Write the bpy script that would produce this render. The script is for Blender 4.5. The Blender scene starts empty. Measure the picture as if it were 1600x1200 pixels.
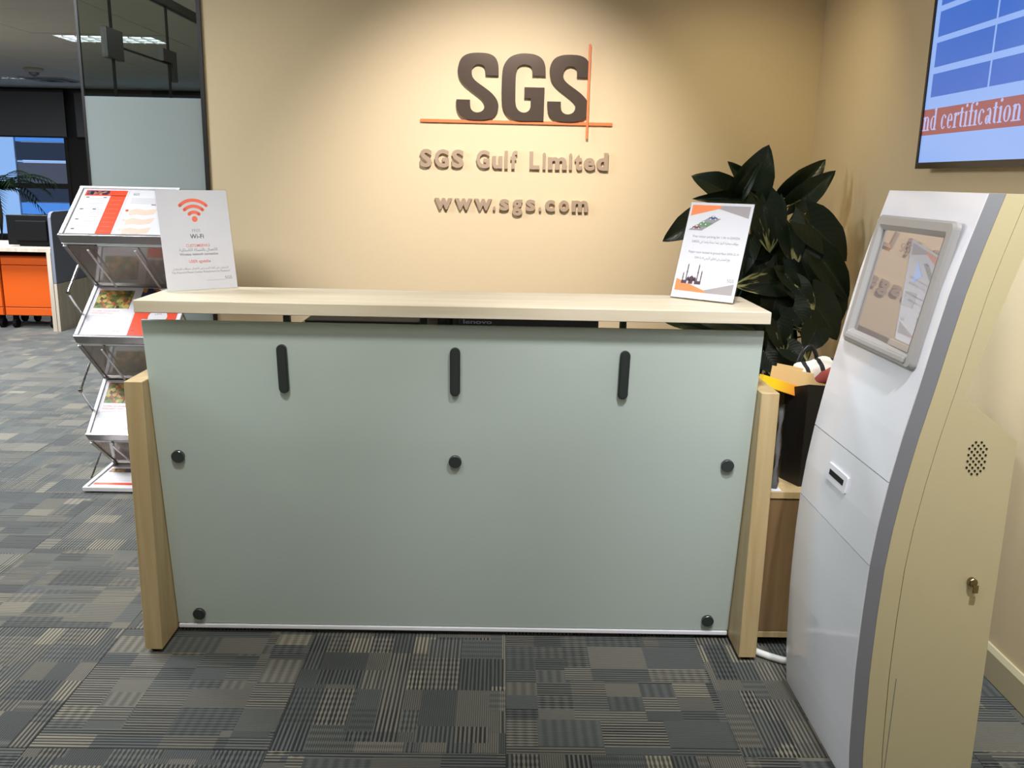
import bpy, bmesh, math, random, unicodedata
from mathutils import Vector, Matrix
random.seed(7)
C = bpy.context.scene.collection
D = bpy.data

# ------------------------------------------------------------------ camera
cam_d = D.cameras.new('camera'); cam = D.objects.new('camera', cam_d); C.objects.link(cam)
Rt = Vector((0.99974453, -0.00902104, 0.02072422)); Up = Vector((-0.01814116, 0.22666806, 0.97380311)); Bk = Vector((-0.01348224, -0.97393029, 0.22644650))
CAMP = Vector((0.1310, -2.4176, 1.4135))
M = Matrix((Rt, Up, Bk)).transposed().to_4x4(); M.translation = CAMP
cam.matrix_world = M
cam_d.sensor_width = 36; cam_d.sensor_fit = 'HORIZONTAL'; cam_d.lens = 31.063; cam_d.clip_start = 0.05; cam_d.clip_end = 200
bpy.context.scene.camera = cam

# ------------------------------------------------------------------ world, exposure
def lin(c):
    return tuple(((v/12.92) if v <= .04045 else ((v+.055)/1.055)**2.4) for v in (x/255 for x in c))
w = D.worlds.new('World'); bpy.context.scene.world = w; w.use_nodes = True
bg = w.node_tree.nodes['Background']; bg.inputs[0].default_value = (*lin((176, 204, 240)), 1); bg.inputs[1].default_value = .8
vs = bpy.context.scene.view_settings
vs.view_transform = 'Standard'; vs.look = 'None'; vs.gamma = 1; vs.use_curve_mapping = False; vs.exposure = 0.82
bpy.context.scene.cycles.max_bounces = 8
bpy.context.scene.cycles.transparent_max_bounces = 24

# ------------------------------------------------------------------ lamps
def area(name, loc, sx, sy, power, col, rot=(0, 0, 0), spread=180):
    l = D.lights.new(name, 'AREA'); l.shape = 'RECTANGLE'; l.size = sx; l.size_y = sy; l.energy = power; l.color = col; l.spread = math.radians(spread)
    o = D.objects.new(name, l); C.objects.link(o); o.location = loc; o.rotation_euler = rot; return o
def spot(name, loc, aim, power, col, deg=60, blend=.8, r=.04):
    l = D.lights.new(name, 'SPOT'); l.energy = power; l.color = col; l.spot_size = math.radians(deg); l.spot_blend = blend; l.shadow_soft_size = r
    o = D.objects.new(name, l); C.objects.link(o); o.location = loc
    o.rotation_euler = (Vector(aim)-Vector(loc)).to_track_quat('-Z', 'Y').to_euler(); return o
WARM = (1.0, .84, .50); NEUT = (1.0, .95, .87); COOL = (.92, .96, 1.0)
spot('downlight_logo', (.2, .3, 2.56), (.10, 1.93, 1.24), 126, (1, .91, .88), 66, 1.0)
spot('downlight_logo_left', (-.95, 1.0, 2.56), (-.9, 1.93, .9), 2.5, WARM, 95, 1.0)
spot('downlight_logo_right', (1.1, 1.0, 2.56), (1.2, 1.93, .9), 14, WARM, 95, 1.0)
spot('downlight_desk_left', (-.55, -.95, 2.56), (-.58, .05, 1.05), 76, (.96, .97, .98), 46, 1.0, .1)
spot('downlight_desk_right', (.6, -.95, 2.56), (.55, .0, 1.0), 112, (.96, .97, 1.0), 46, 1.0, .1)
spot('downlight_kiosk', (.95, -1.45, 2.56), (1.5, -.45, .62), 84, (.98, .98, 1.0), 62, 1.0)
spot('downlight_television', (1.22, .0, 2.56), (1.62, .05, 1.0), 100, (.76, .89, 1.0), 50, 1.0)
area('ceiling_panel_reception', (.1, -1.6, 2.58), 1.2, .6, 7, NEUT)
area('ceiling_panel_left', (-2.7, .4, 2.58), 1.2, .6, 56, COOL)
area('added_fill_entrance', (-1.4, -2.7, 2.58), 1.2, .6, 6, NEUT)  # unseen fill, added to brighten the kiosk front, left desk end and sign
area('ceiling_panel_corridor', (-4.0, 2.4, 2.58), 1.2, .6, 120, COOL)
area('ceiling_panel_office', (-4.4, 4.6, 2.58), 1.2, .6, 84, COOL)
area('ceiling_panel_office_far', (-5.2, 7.6, 2.58), 1.2, .6, 70, COOL)
area('ceiling_panel_meeting_room', (-.6, 3.4, 2.58), 1.2, .6, 12, COOL)

# ------------------------------------------------------------------ node helpers / materials
class NT:
    def __init__(s, name):
        s.m = D.materials.new(name); s.m.use_nodes = True; s.t = s.m.node_tree; s.b = s.t.nodes['Principled BSDF']; s.out = s.t.nodes['Material Output']
    def n(s, typ, **kw):
        o = s.t.nodes.new(typ)
        for k, v in kw.items():
            if k.startswith('i_'):
                o.inputs[int(k[2:]) if k[2:].isdigit() else k[2:].replace('_', ' ')].default_value = v
            else: setattr(o, k, v)
        return o
    def l(s, a, b): s.t.links.new(a, b)
    def math(s, op, a, b=None, c=None):
        o = s.n('ShaderNodeMath', operation=op)
        for i, x in enumerate((a, b, c)):
            if x is None: continue
            if isinstance(x, (int, float)): o.inputs[i].default_value = x
            else: s.l(x, o.inputs[i])
        return o.outputs[0]
    def mix(s, f, a, b):
        o = s.n('ShaderNodeMix', data_type='RGBA')
        if isinstance(f, (int, float)): o.inputs[0].default_value = f
        else: s.l(f, o.inputs[0])
        for i, x in ((6, a), (7, b)):
            if isinstance(x, tuple): o.inputs[i].default_value = (*x[:3], 1)
            else: s.l(x, o.inputs[i])
        return o.outputs[2]
    def ramp(s, f, stops, interp='LINEAR'):
        o = s.n('ShaderNodeValToRGB'); cr = o.color_ramp; cr.interpolation = interp
        while len(cr.elements) < len(stops): cr.elements.new(.5)
        for e, (p, c) in zip(cr.elements, stops): e.position = p; e.color = (*c[:3], 1)
        s.l(f, o.inputs[0]); return o.outputs[0]
    def combine(s, x, y, z=0):
        o = s.n('ShaderNodeCombineXYZ')
        for i, v in enumerate((x, y, z)):
            if isinstance(v, (int, float)): o.inputs[i].default_value = v
            else: s.l(v, o.inputs[i])
        return o.outputs[0]
    def bump(s, h, strength=.2, dist=.002):
        o = s.n('ShaderNodeBump'); o.inputs['Strength'].default_value = strength; o.inputs['Distance'].default_value = dist
        s.l(h, o.inputs['Height']); s.l(o.outputs[0], s.b.inputs['Normal'])

def pm(name, col, rough=.5, metal=0., var=.04, scale=8., emit=None, es=0., coat=0., spec=None, bump=0.):
    """plain principled material with a slight procedural mottling"""
    k = NT(name); c = lin(col)
    tc = k.n('ShaderNodeTexCoord'); nz = k.n('ShaderNodeTexNoise'); nz.inputs['Scale'].default_value = scale; nz.inputs['Detail'].default_value = 4
    k.l(tc.outputs['Object'], nz.inputs['Vector'])
    a = tuple(v*(1-var) for v in c); b = tuple(min(1, v*(1+var)) for v in c)
    k.l(k.mix(nz.outputs['Fac'], a, b), k.b.inputs['Base Color'])
    k.b.inputs['Roughness'].default_value = rough; k.b.inputs['Metallic'].default_value = metal
    k.b.inputs['Coat Weight'].default_value = coat; k.b.inputs['Coat Roughness'].default_value = .08
    if spec is not None: k.b.inputs['Specular IOR Level'].default_value = spec
    if emit: k.b.inputs['Emission Color'].default_value = (*lin(emit), 1); k.b.inputs['Emission Strength'].default_value = es
    if bump: k.bump(nz.outputs['Fac'], bump)
    return k.m

def wood(name, c1, c2, axis=0, rough=.45):
    k = NT(name); tc = k.n('ShaderNodeTexCoord'); mp = k.n('ShaderNodeMapping')
    sc = [14, 14, 14]; sc[axis] = 1.2; mp.inputs['Scale'].default_value = sc
    k.l(tc.outputs['Object'], mp.inputs['Vector'])
    nz = k.n('ShaderNodeTexNoise'); nz.inputs['Scale'].default_value = 2.2; nz.inputs['Detail'].default_value = 8; nz.inputs['Distortion'].default_value = .6
    k.l(mp.outputs[0], nz.inputs['Vector'])
    k.l(k.ramp(nz.outputs['Fac'], [(.3, lin(c1)), (.7, lin(c2))]), k.b.inputs['Base Color'])
    k.b.inputs['Roughness'].default_value = rough
    return k.m

def glassy(name, tint, gloss_rough=.02, ior=1.45, refl=1.0):
    k = NT(name); tr = k.n('ShaderNodeBsdfTransparent'); tr.inputs[0].default_value = (*tint, 1)
    gl = k.n('ShaderNodeBsdfGlossy'); gl.inputs['Roughness'].default_value = gloss_rough
    fr = k.n('ShaderNodeFresnel'); fr.inputs[0].default_value = ior
    gm = k.n('ShaderNodeNewGeometry')
    mx = k.n('ShaderNodeMixShader'); k.l(k.math('MULTIPLY', k.math('MULTIPLY', fr.outputs[0], refl), k.math('SUBTRACT', 1., gm.outputs['Backfacing'])), mx.inputs[0]); k.l(tr.outputs[0], mx.inputs[1]); k.l(gl.outputs[0], mx.inputs[2])
    k.l(mx.outputs[0], k.out.inputs[0]); return k.m

def panel_mat(name, col, see):
    k = NT(name); tr = k.n('ShaderNodeBsdfTransparent'); tr.inputs[0].default_value = (.9, .88, .86, 1)
    tc = k.n('ShaderNodeTexCoord'); nz = k.n('ShaderNodeTexNoise'); nz.inputs['Scale'].default_value = 6; k.l(tc.outputs['Object'], nz.inputs[0])
    c = lin(col); k.l(k.mix(nz.outputs['Fac'], tuple(v*.9 for v in c), tuple(v*1.1 for v in c)), k.b.inputs['Base Color']); k.b.inputs['Roughness'].default_value = .08; k.b.inputs['IOR'].default_value = 2.2
    mx = k.n('ShaderNodeMixShader'); mx.inputs[0].default_value = see; k.l(k.b.outputs[0], mx.inputs[1]); k.l(tr.outputs[0], mx.inputs[2]); k.l(mx.outputs[0], k.out.inputs[0]); return k.m
def frosted(name, col, trans=.35, rough=.35):
    k = NT(name); c = lin(col)
    tl = k.n('ShaderNodeBsdfTranslucent'); tl.inputs[0].default_value = (*c, 1)
    k.b.inputs['Roughness'].default_value = rough; k.b.inputs['Specular IOR Level'].default_value = .3
    tc = k.n('ShaderNodeTexCoord'); nz = k.n('ShaderNodeTexNoise'); nz.inputs['Scale'].default_value = 900; nz.inputs['Detail'].default_value = 2
    k.l(tc.outputs['Object'], nz.inputs['Vector'])
    k.l(k.mix(nz.outputs['Fac'], tuple(v*.9 for v in c), tuple(min(1, v*1.1) for v in c)), k.b.inputs['Base Color'])
    mx = k.n('ShaderNodeMixShader'); mx.inputs[0].default_value = trans
    k.l(k.b.outputs[0], mx.inputs[1]); k.l(tl.outputs[0], mx.inputs[2]); k.l(mx.outputs[0], k.out.inputs[0]); return k.m

def carpet_mat():
    k = NT('carpet_patchwork'); tc = k.n('ShaderNodeTexCoord'); oi = k.n('ShaderNodeObjectInfo')
    sp = k.n('ShaderNodeSeparateXYZ'); k.l(tc.outputs['Object'], sp.inputs[0])
    r = oi.outputs['Random']; off = k.math('MULTIPLY', r, 53.7)
    x = k.math('ADD', sp.outputs[0], off); y = k.math('ADD', sp.outputs[1], k.math('MULTIPLY', r, 91.3))
    def cell(sx, sy, ox=0., oy=0., seed=0.):
        cx = k.math('FLOOR', k.math('MULTIPLY_ADD', x, 1/sx, ox)); 
        cy = k.math('FLOOR', k.math('MULTIPLY_ADD', y, 1/sy, oy))
        wn = k.n('ShaderNodeTexWhiteNoise', noise_dimensions='3D'); k.l(k.combine(cx, cy, seed), wn.inputs['Vector'])
        return wn.outputs['Value'], wn.outputs['Color']
    a, ac = cell(.17, .125, .3, .1, 1.); b, bc = cell(.098, .066, .7, .5, 2.); c, cc = cell(.26, .19, .2, .8, 3.)
    pickb = k.math('GREATER_THAN', c, .48)
    tone = k.math('ADD', k.math('MULTIPLY', a, k.math('SUBTRACT', 1., pickb)), k.math('MULTIPLY', b, pickb))
    sa = k.n('ShaderNodeSeparateColor'); k.l(ac, sa.inputs[0]); sb = k.n('ShaderNodeSeparateColor'); k.l(bc, sb.inputs[0])
    def pick(i): return k.math('ADD', k.math('MULTIPLY', sa.outputs[i], k.math('SUBTRACT', 1., pickb)), k.math('MULTIPLY', sb.outputs[i], pickb))
    p1 = pick(1); p2 = pick(2)
    light = k.ramp(tone, [(0., lin((78, 82, 80))), (.2, lin((98, 100, 94))), (.42, lin((110, 107, 96))), (.6, lin((88, 92, 90))), (.78, lin((122, 118, 106))), (.93, lin((142, 136, 118)))], 'CONSTANT')
    # yarn stripes along the tile's local x
    ny = k.n('ShaderNodeTexNoise', noise_dimensions='2D'); ny.inputs['Scale'].default_value = 1.0; ny.inputs['Detail'].default_value = 1
    k.l(k.combine(k.math('MULTIPLY', x, 3.), k.math('MULTIPLY', y, 90.)), ny.inputs['Vector'])
    wav = k.math('SINE', k.math('MULTIPLY_ADD', y, 2*math.pi/.0115, k.math('MULTIPLY', ny.outputs['Fac'], 2.5)))
    fine = k.math('SINE', k.math('MULTIPLY', y, 2*math.pi/.0058))
    coarse_sel = k.math('GREATER_THAN', p1, .38)
    st = k.math('ADD', k.math('MULTIPLY', wav, coarse_sel), k.math('MULTIPLY', k.math('MULTIPLY', fine, .55), k.math('SUBTRACT', 1., coarse_sel)))
    # dashes in some patches
    dash = k.math('MULTIPLY', k.math('SINE', k.math('MULTIPLY', x, 2*math.pi/.026)), k.math('GREATER_THAN', p2, .72))
    st = k.math('ADD', st, k.math('MULTIPLY', dash, .4))
    msk = k.n('ShaderNodeMapRange'); msk.inputs[1].default_value = -.5; msk.inputs[2].default_value = .75; msk.inputs[3].default_value = 0.; msk.inputs[4].default_value = 1.; k.l(st, msk.inputs[0])
    strength = k.math('MULTIPLY_ADD', p1, .45, .62)
    m = k.math('SUBTRACT', 1., k.math('MULTIPLY', k.math('SUBTRACT', 1., msk.outputs[0]), strength))
    nf = k.n('ShaderNodeTexNoise'); nf.inputs['Scale'].default_value = 420; nf.inputs['Detail'].default_value = 2; k.l(tc.outputs['Object'], nf.inputs['Vector'])
    m = k.math('MULTIPLY', m, k.math('MULTIPLY_ADD', nf.outputs['Fac'], .7, .62))
    k.l(k.mix(m, lin((17, 20, 21)), light), k.b.inputs['Base Color'])
    k.b.inputs['Roughness'].default_value = .9; k.b.inputs['Specular IOR Level'].default_value = .15; k.b.inputs['Sheen Weight'].default_value = .3; k.b.inputs['Sheen Roughness'].default_value = .5
    k.bump(m, .35, .003)
    return k.m

def photo_mat(name, stops, scale):
    k = NT(name); tc = k.n('ShaderNodeTexCoord'); vo = k.n('ShaderNodeTexVoronoi'); vo.inputs['Scale'].default_value = scale
    nz = k.n('ShaderNodeTexNoise'); nz.inputs['Scale'].default_value = scale*.35; nz.inputs['Detail'].default_value = 3
    k.l(tc.outputs['Object'], nz.inputs['Vector']); k.l(tc.outputs['Object'], vo.inputs['Vector'])
    sc = k.n('ShaderNodeSeparateColor'); k.l(vo.outputs['Color'], sc.inputs[0])
    f = k.math('ADD', k.math('MULTIPLY', sc.outputs[0], .55), k.math('MULTIPLY', nz.outputs['Fac'], .45))
    k.l(k.ramp(f, [(p, lin(c)) for p, c in stops]), k.b.inputs['Base Color']); k.b.inputs['Roughness'].default_value = .35
    return k.m

def leaf_mat(name, variegated):
    k = NT(name); tc = k.n('ShaderNodeTexCoord'); oi = k.n('ShaderNodeObjectInfo')
    sp = k.n('ShaderNodeSeparateXYZ'); k.l(tc.outputs['UV'], sp.inputs[0])
    # v = length along leaf 0..1, u = across
    au = k.math('ABSOLUTE', k.math('SUBTRACT', sp.outputs[0], .5))
    veins = k.math('SINE', k.math('MULTIPLY', k.math('SUBTRACT', sp.outputs[1], k.math('MULTIPLY', au, .9)), 55.))
    vm = k.math('MULTIPLY_ADD', veins, .5, .5)
    base = k.mix(vm, lin((20, 34, 20)), lin((25, 40, 24)))
    base = k.mix(k.math('MULTIPLY', oi.outputs['Random'], .6), base, lin((30, 46, 28)))
    rib = k.math('LESS_THAN', au, .018)
    base = k.mix(k.math('MULTIPLY', rib, .4), base, lin((60, 80, 50)))
    if variegated:
        nz = k.n('ShaderNodeTexNoise'); nz.inputs['Scale'].default_value = 1.; nz.inputs['Detail'].default_value = 3
        k.l(k.combine(k.math('MULTIPLY', sp.outputs[0], 5.5), k.math('MULTIPLY', sp.outputs[1], 2.2), k.math('MULTIPLY', oi.outputs['Random'], 40.)), nz.inputs['Vector'])
        v = k.math('ADD', nz.outputs['Fac'], k.math('MULTIPLY', k.math('SUBTRACT', sp.outputs[1], .75), .55))
        mk = k.n('ShaderNodeMapRange'); mk.inputs[1].default_value = .47; mk.inputs[2].default_value = .56; k.l(v, mk.inputs[0])
        base = k.mix(mk.outputs[0], base, lin((196, 200, 140)))
    k.l(base, k.b.inputs['Base Color']); k.b.inputs['Roughness'].default_value = .34; k.b.inputs['Specular IOR Level'].default_value = .35
    k.bump(vm, .1, .002)
    return k.m

def fade_mat(name, c0, c1):
    k = NT(name); tc = k.n('ShaderNodeTexCoord'); sp = k.n('ShaderNodeSeparateXYZ'); k.l(tc.outputs['Generated'], sp.inputs[0])
    k.l(k.ramp(sp.outputs[0], [(.25, lin(c0)), (.95, lin(c1))]), k.b.inputs['Base Color']); return k.m

def stripes_mat(name):
    k = NT(name); tc = k.n('ShaderNodeTexCoord'); nz = k.n('ShaderNodeTexNoise'); nz.inputs['Scale'].default_value = 9; k.l(tc.outputs['Object'], nz.inputs['Vector'])
    sp = k.n('ShaderNodeSeparateXYZ'); k.l(tc.outputs['Object'], sp.inputs[0])
    s = k.math('SINE', k.math('ADD', k.math('MULTIPLY', k.math('ADD', sp.outputs[0], k.math('MULTIPLY', sp.outputs[2], .5)), 120.), k.math('MULTIPLY', nz.outputs['Fac'], 4.)))
    base = k.mix(k.math('GREATER_THAN', s, .62), lin((238, 230, 214)), lin((28, 26, 28)))
    base = k.mix(k.math('GREATER_THAN', nz.outputs['Fac'], .56), base, lin((190, 92, 86)))
    k.l(base, k.b.inputs['Base Color']); k.b.inputs['Roughness'].default_value = .8
    return k.m

def brushed(name, col, rough=.3):
    k = NT(name); c = lin(col); tc = k.n('ShaderNodeTexCoord'); mp = k.n('ShaderNodeMapping'); mp.inputs['Scale'].default_value = (3, 200, 200); k.l(tc.outputs['Object'], mp.inputs[0])
    nz = k.n('ShaderNodeTexNoise'); nz.inputs['Scale'].default_value = 2; k.l(mp.outputs[0], nz.inputs[0])
    k.l(k.mix(nz.outputs['Fac'], tuple(v*.88 for v in c), tuple(min(1, v*1.1) for v in c)), k.b.inputs['Base Color'])
    k.b.inputs['Metallic'].default_value = 1; k.b.inputs['Roughness'].default_value = rough
    return k.m

MW = dict(
    wall=pm('wall_paint', (226, 207, 170), .85, var=.015, scale=30, bump=.03),
    ceil=pm('ceiling_tile', (200, 196, 188), .95, var=.05, scale=220, bump=.1),
    ceilgrid=pm('ceiling_grid', (120, 117, 112), .8),
    plain=pm('plain_wall', (170, 168, 164), .9),
    base=pm('skirting_paint', (196, 184, 150), .6),
    dark=pm('dark_frame', (34, 32, 30), .4),
    maple=wood('maple_laminate', (206, 193, 165), (220, 209, 186), 0),
    maplev=wood('maple_laminate_upright', (184, 158, 110), (204, 182, 138), 2),
    maplegrey=wood('greyed_oak_laminate', (172, 159, 142), (196, 184, 168), 2),
    cabwood=wood('walnut_laminate', (120, 96, 66), (148, 120, 84), 2),
    frost=frosted('frosted_desk_glass', (216, 228, 220), .3, .3),
    frostedge=pm('glass_edge', (206, 222, 210), .15),
    frostwall=frosted('frosted_wall_glass', (192, 202, 201), .5, .25),
    clear=glassy('clear_glass', (.93, .95, .92), .01),
    clear2=glassy('window_glass', (.90, .93, .96), .01),
    acry=glassy('acrylic', (.985, .99, .99), .05, 1.2),
    acrydark=panel_mat('smoked_acrylic_panel', (150, 134, 124), .38),
    chrome=pm('chrome', (190, 190, 190), .12, 1., var=.02),
    gun=pm('polished_gunmetal', (78, 84, 82), .2, .55, var=.02),
    alu=brushed('brushed_aluminium', (176, 172, 172), .34),
    traymetal=pm('silver_tray', (176, 170, 172), .35, .5, var=.03),
    whitemetal=pm('white_powder_coat', (232, 232, 236), .3),
    lettermetal=pm('bronze_letter', (186, 164, 140), .36, .25, var=.03),
    logometal=pm('polished_dark_bronze', (112, 99, 88), .15, .55, var=.02),
    orangebar=pm('orange_enamel', (226, 128, 72), .4),
    kwhite=pm('gloss_white_panel', (232, 233, 240), .14, var=.01, coat=.4),
    kgrey=pm('silver_grey_trim', (150, 152, 158), .35, .3, var=.02),
    kbeige=pm('cream_sheet_metal', (206, 196, 158), .32, var=.02),
    kbezel=pm('silver_bezel', (164, 162, 160), .4, .1, var=.02),
    black=pm('matt_black', (12, 12, 13), .6, spec=.15),
    blackgloss=pm('black_plastic', (16, 16, 17), .25),
    hole=pm('dark_recess', (4, 4, 4), .9),
    brass=pm('lock_metal', (150, 136, 104), .22, 1.),
    paper=pm('white_paper', (218, 217, 222), .45, var=.01),
    offwhite=pm('cream_paper', (226, 220, 212), .5, var=.02),
    salmon=pm('print_salmon', (250, 122, 96), .5, var=.01),
    red=pm('print_orange_red', (226, 74, 40), .45, var=.05),
    peach=pm('print_peach', (222, 196, 178), .5, var=.06),
    dgrey=pm('print_dark_grey', (84, 84, 92), .5),
    mgrey=pm('print_mid_grey', (150, 148, 152), .5),
    lgrey=pm('print_light_grey', (164, 162, 167), .5),
    pink=pm('print_pink', (226, 140, 128), .5),
    orange2=pm('print_orange', (250, 140, 84), .5, var=.08),
    grey2=pm('print_taupe_grey', (164, 156, 158), .5, var=.06),
    plum=pm('print_plum', (84, 62, 74), .5),
    green=pm('print_green', (110, 140, 104), .5), navy=pm('print_navy', (70, 80, 130), .5), maroon=pm('print_maroon', (132, 66, 72), .5),
    fruit=photo_mat('photo_fruit', [(.2, (44, 36, 24)), (.4, (120, 140, 70)), (.52, (196, 170, 96)), (.66, (90, 60, 34)), (.8, (206, 104, 56))], 60),
    night=photo_mat('photo_dusk', [(.25, (30, 30, 52)), (.5, (90, 66, 90)), (.75, (180, 120, 90))], 50),
    bluephoto=photo_mat('photo_blue_leaves', [(.3, (30, 44, 84)), (.55, (60, 70, 100)), (.75, (190, 130, 60))], 40),
    leaf=leaf_mat('dark_pothos_leaf', False), vleaf=leaf_mat('variegated_pothos_leaf', True),
    stem=pm('plant_stem', (74, 84, 44), .6), moss=pm('moss_pole', (52, 44, 30), .95, var=.3, scale=60, bump=.5),
    pot=pm('terracotta_pot', (120, 84, 60), .7),
    bag=pm('black_paper_bag', (17, 18, 20), .42, var=.15), baggrey=pm('dull_silver_print', (66, 68, 70), .4),
    manila=pm('manila_card', (224, 190, 130), .7, var=.04), yellow=fade_mat('yellow_red_card', (248, 210, 30), (232, 96, 60)),
    scarf=stripes_mat('striped_cloth'),
    plasticbag=pm('translucent_grey_plastic', (150, 150, 152), .3, var=.2, scale=40),
    cable=pm('white_cable', (228, 228, 224), .4),
    orangecab=pm('orange_lacquer', (204, 84, 16), .4, var=.03),
    greyfelt=pm('grey_felt_screen', (112, 116, 130), .95, var=.05, scale=200),
    blind=pm('grey_roller_blind', (104, 104, 108), .9, var=.03, scale=300),
    lamp=pm('lit_diffuser', (240, 246, 255), .5, emit=(225, 240, 255), es=1.5),
    lampmetal=pm('lamp_reflector', (210, 210, 208), .3),
    smoke=pm('off_white_plastic', (160, 156, 148), .5),
    bwhite=pm('facade_pale', (206, 224, 244), .6), bblue=pm('facade_blue', (104, 166, 230), .4), bnavy=pm('facade_navy', (18, 28, 48), .25), bbrown=pm('facade_brown', (96, 84, 84), .5),
    carpet=carpet_mat(), subfloor=pm('subfloor', (46, 48, 50), .95),
)

def emis(name, col, s):
    k = NT(name); k.b.inputs['Base Color'].default_value = (0.01, .01, .012, 1); k.b.inputs['Emission Color'].default_value = (*lin(col), 1); k.b.inputs['Emission Strength'].default_value = s
    k.b.inputs['Roughness'].default_value = .22; k.b.inputs['Specular IOR Level'].default_value = .5
    return k.m
MW.update(tvpale=emis('screen_pale_blue', (140, 174, 236), .6), tvblue=emis('screen_blue', (58, 106, 196), .6), tvband=emis('screen_rust_band', (152, 88, 92), .6), tvtext=emis('screen_lilac_text', (176, 180, 226), .6))
def screen_glass(name, col, s):
    k = NT(name); em = k.n('ShaderNodeEmission'); em.inputs[0].default_value = (*lin(col), 1); em.inputs[1].default_value = s
    gl = k.n('ShaderNodeBsdfGlossy'); gl.inputs['Roughness'].default_value = .02; mx = k.n('ShaderNodeMixShader'); fr = k.n('ShaderNodeFresnel'); fr.inputs[0].default_value = 4.
    k.l(fr.outputs[0], mx.inputs[0]); k.l(em.outputs[0], mx.inputs[1]); k.l(gl.outputs[0], mx.inputs[2]); k.l(mx.outputs[0], k.out.inputs[0]); return k.m
MW.update(kscreen=screen_glass('kiosk_screen_glow', (150, 140, 140), .5), kgreytext=screen_glass('kiosk_screen_grey', (120, 112, 108), .5), kbluetri=screen_glass('kiosk_screen_blue', (110, 136, 190), .6), kor=screen_glass('kiosk_screen_orange', (190, 150, 120), .5))

# ------------------------------------------------------------------ object helpers
def link(name, me, parent=None):
    o = D.objects.new(name, me); C.objects.link(o)
    if parent: o.parent = parent
    return o
def obj(name, bm, mat, parent=None, smooth=False):
    me = D.meshes.new(name); bm.normal_update(); bm.to_mesh(me); bm.free()
    for m in (mat if isinstance(mat, (list, tuple)) else [mat]): me.materials.append(MW[m] if isinstance(m, str) else m)
    if smooth:
        for p in me.polygons: p.use_smooth = True
    return link(name, me, parent)
def tag(o, label=None, cat=None, group=None, kind=None):
    if label: o['label'] = label
    if cat: o['category'] = cat
    if group: o['group'] = group
    if kind: o['kind'] = kind
    return o
def thing(name, label, cat, loc=(0, 0, 0), rotz=0, group=None):
    o = D.objects.new(name, None); C.objects.link(o); o.location = loc; o.rotation_euler = (0, 0, rotz); o.empty_display_size = .1
    return tag(o, label, cat, group)
def struct(name, bm, mat, parent=None, label=None):
    o = obj(name, bm, mat, parent)
    if parent is None: o['kind'] = 'structure'
    if label: o['label'] = label
    return o
def nb(): return bmesh.new()
def box(bm, x0, y0, z0, x1, y1, z1, bev=0., seg=2, mi=0):
    r = bmesh.ops.create_cube(bm, size=1.0)
    vs_ = r['verts']
    bmesh.ops.scale(bm, vec=(x1-x0, y1-y0, z1-z0), verts=vs_); bmesh.ops.translate(bm, vec=((x0+x1)/2, (y0+y1)/2, (z0+z1)/2), verts=vs_)
    fs = list({f for v in vs_ for f in v.link_faces})
    for f in fs: f.material_index = mi
    if bev > 0:
        es = list({e for v in vs_ for e in v.link_edges})
        rr = bmesh.ops.bevel(bm, geom=es, offset=bev, segments=seg, affect='EDGES', profile=.5)
        for f in rr['faces']: f.material_index = mi
    return bm
def bx(x0, y0, z0, x1, y1, z1, bev=0., seg=2): return box(nb(), x0, y0, z0, x1, y1, z1, bev, seg)
def prism(bm, pts, axis, a0, a1, mi=0):
    """extrude a closed 2-D outline along an axis; axis x: pts=(y,z), y: (x,z), z: (x,y)"""
    def P(p, a): return {'x': (a, p[0], p[1]), 'y': (p[0], a, p[1]), 'z': (p[0], p[1], a)}[axis]
    v0 = [bm.verts.new(P(p, a0)) for p in pts]; v1 = [bm.verts.new(P(p, a1)) for p in pts]; n = len(pts); fs = []
    fs.append(bm.faces.new(v0[::-1])); fs.append(bm.faces.new(v1))
    for i in range(n): fs.append(bm.faces.new((v0[i], v0[(i+1) % n], v1[(i+1) % n], v1[i])))
    for f in fs: f.material_index = mi
    bmesh.ops.recalc_face_normals(bm, faces=fs)
    big = [f for f in fs[:2] if len(f.verts) > 4]
    if big: bmesh.ops.triangulate(bm, faces=big)
    return bm
def tube(bm, pts, r, n=8, caps=True, rs=None):
    pts = [Vector(p) for p in pts]; rings = []
    for i, p in enumerate(pts):
        d = (pts[min(i+1, len(pts)-1)]-pts[max(i-1, 0)]).normalized()
        u = d.cross(Vector((0, 0, 1)));
        if u.length < 1e-3: u = d.cross(Vector((1, 0, 0)))
        u.normalize(); v = d.cross(u); rr = rs[i] if rs else r
        rings.append([bm.verts.new(p+rr*(math.cos(2*math.pi*k/n)*u+math.sin(2*math.pi*k/n)*v)) for k in range(n)])
    for a, b in zip(rings, rings[1:]):
        for k in range(n): bm.faces.new((a[k], a[(k+1) % n], b[(k+1) % n], b[k]))
    if caps: bm.faces.new(rings[0][::-1]); bm.faces.new(rings[-1])
    return bm
def cyl(bm, p0, p1, r, n=20, bev=0.):
    p0 = Vector(p0); p1 = Vector(p1)
    if bev:
        d = (p1-p0).normalized()
        return tube(bm, [p0, p1-d*bev, p1-d*bev*.3, p1], r, n, rs=[r, r, r-bev*.6, r-bev])
    return tube(bm, [p0, p1], r, n)
def lathe(bm, prof, n=24, cx=0, cy=0):
    rings = [[bm.verts.new((cx+r*math.cos(2*math.pi*k/n), cy+r*math.sin(2*math.pi*k/n), z)) for k in range(n)] for r, z in prof]
    for a, b in zip(rings, rings[1:]):
        for k in range(n): bm.faces.new((a[k], a[(k+1) % n], b[(k+1) % n], b[k]))
    bm.faces.new(rings[0][::-1]); bm.faces.new(rings[-1]); return bm
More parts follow.
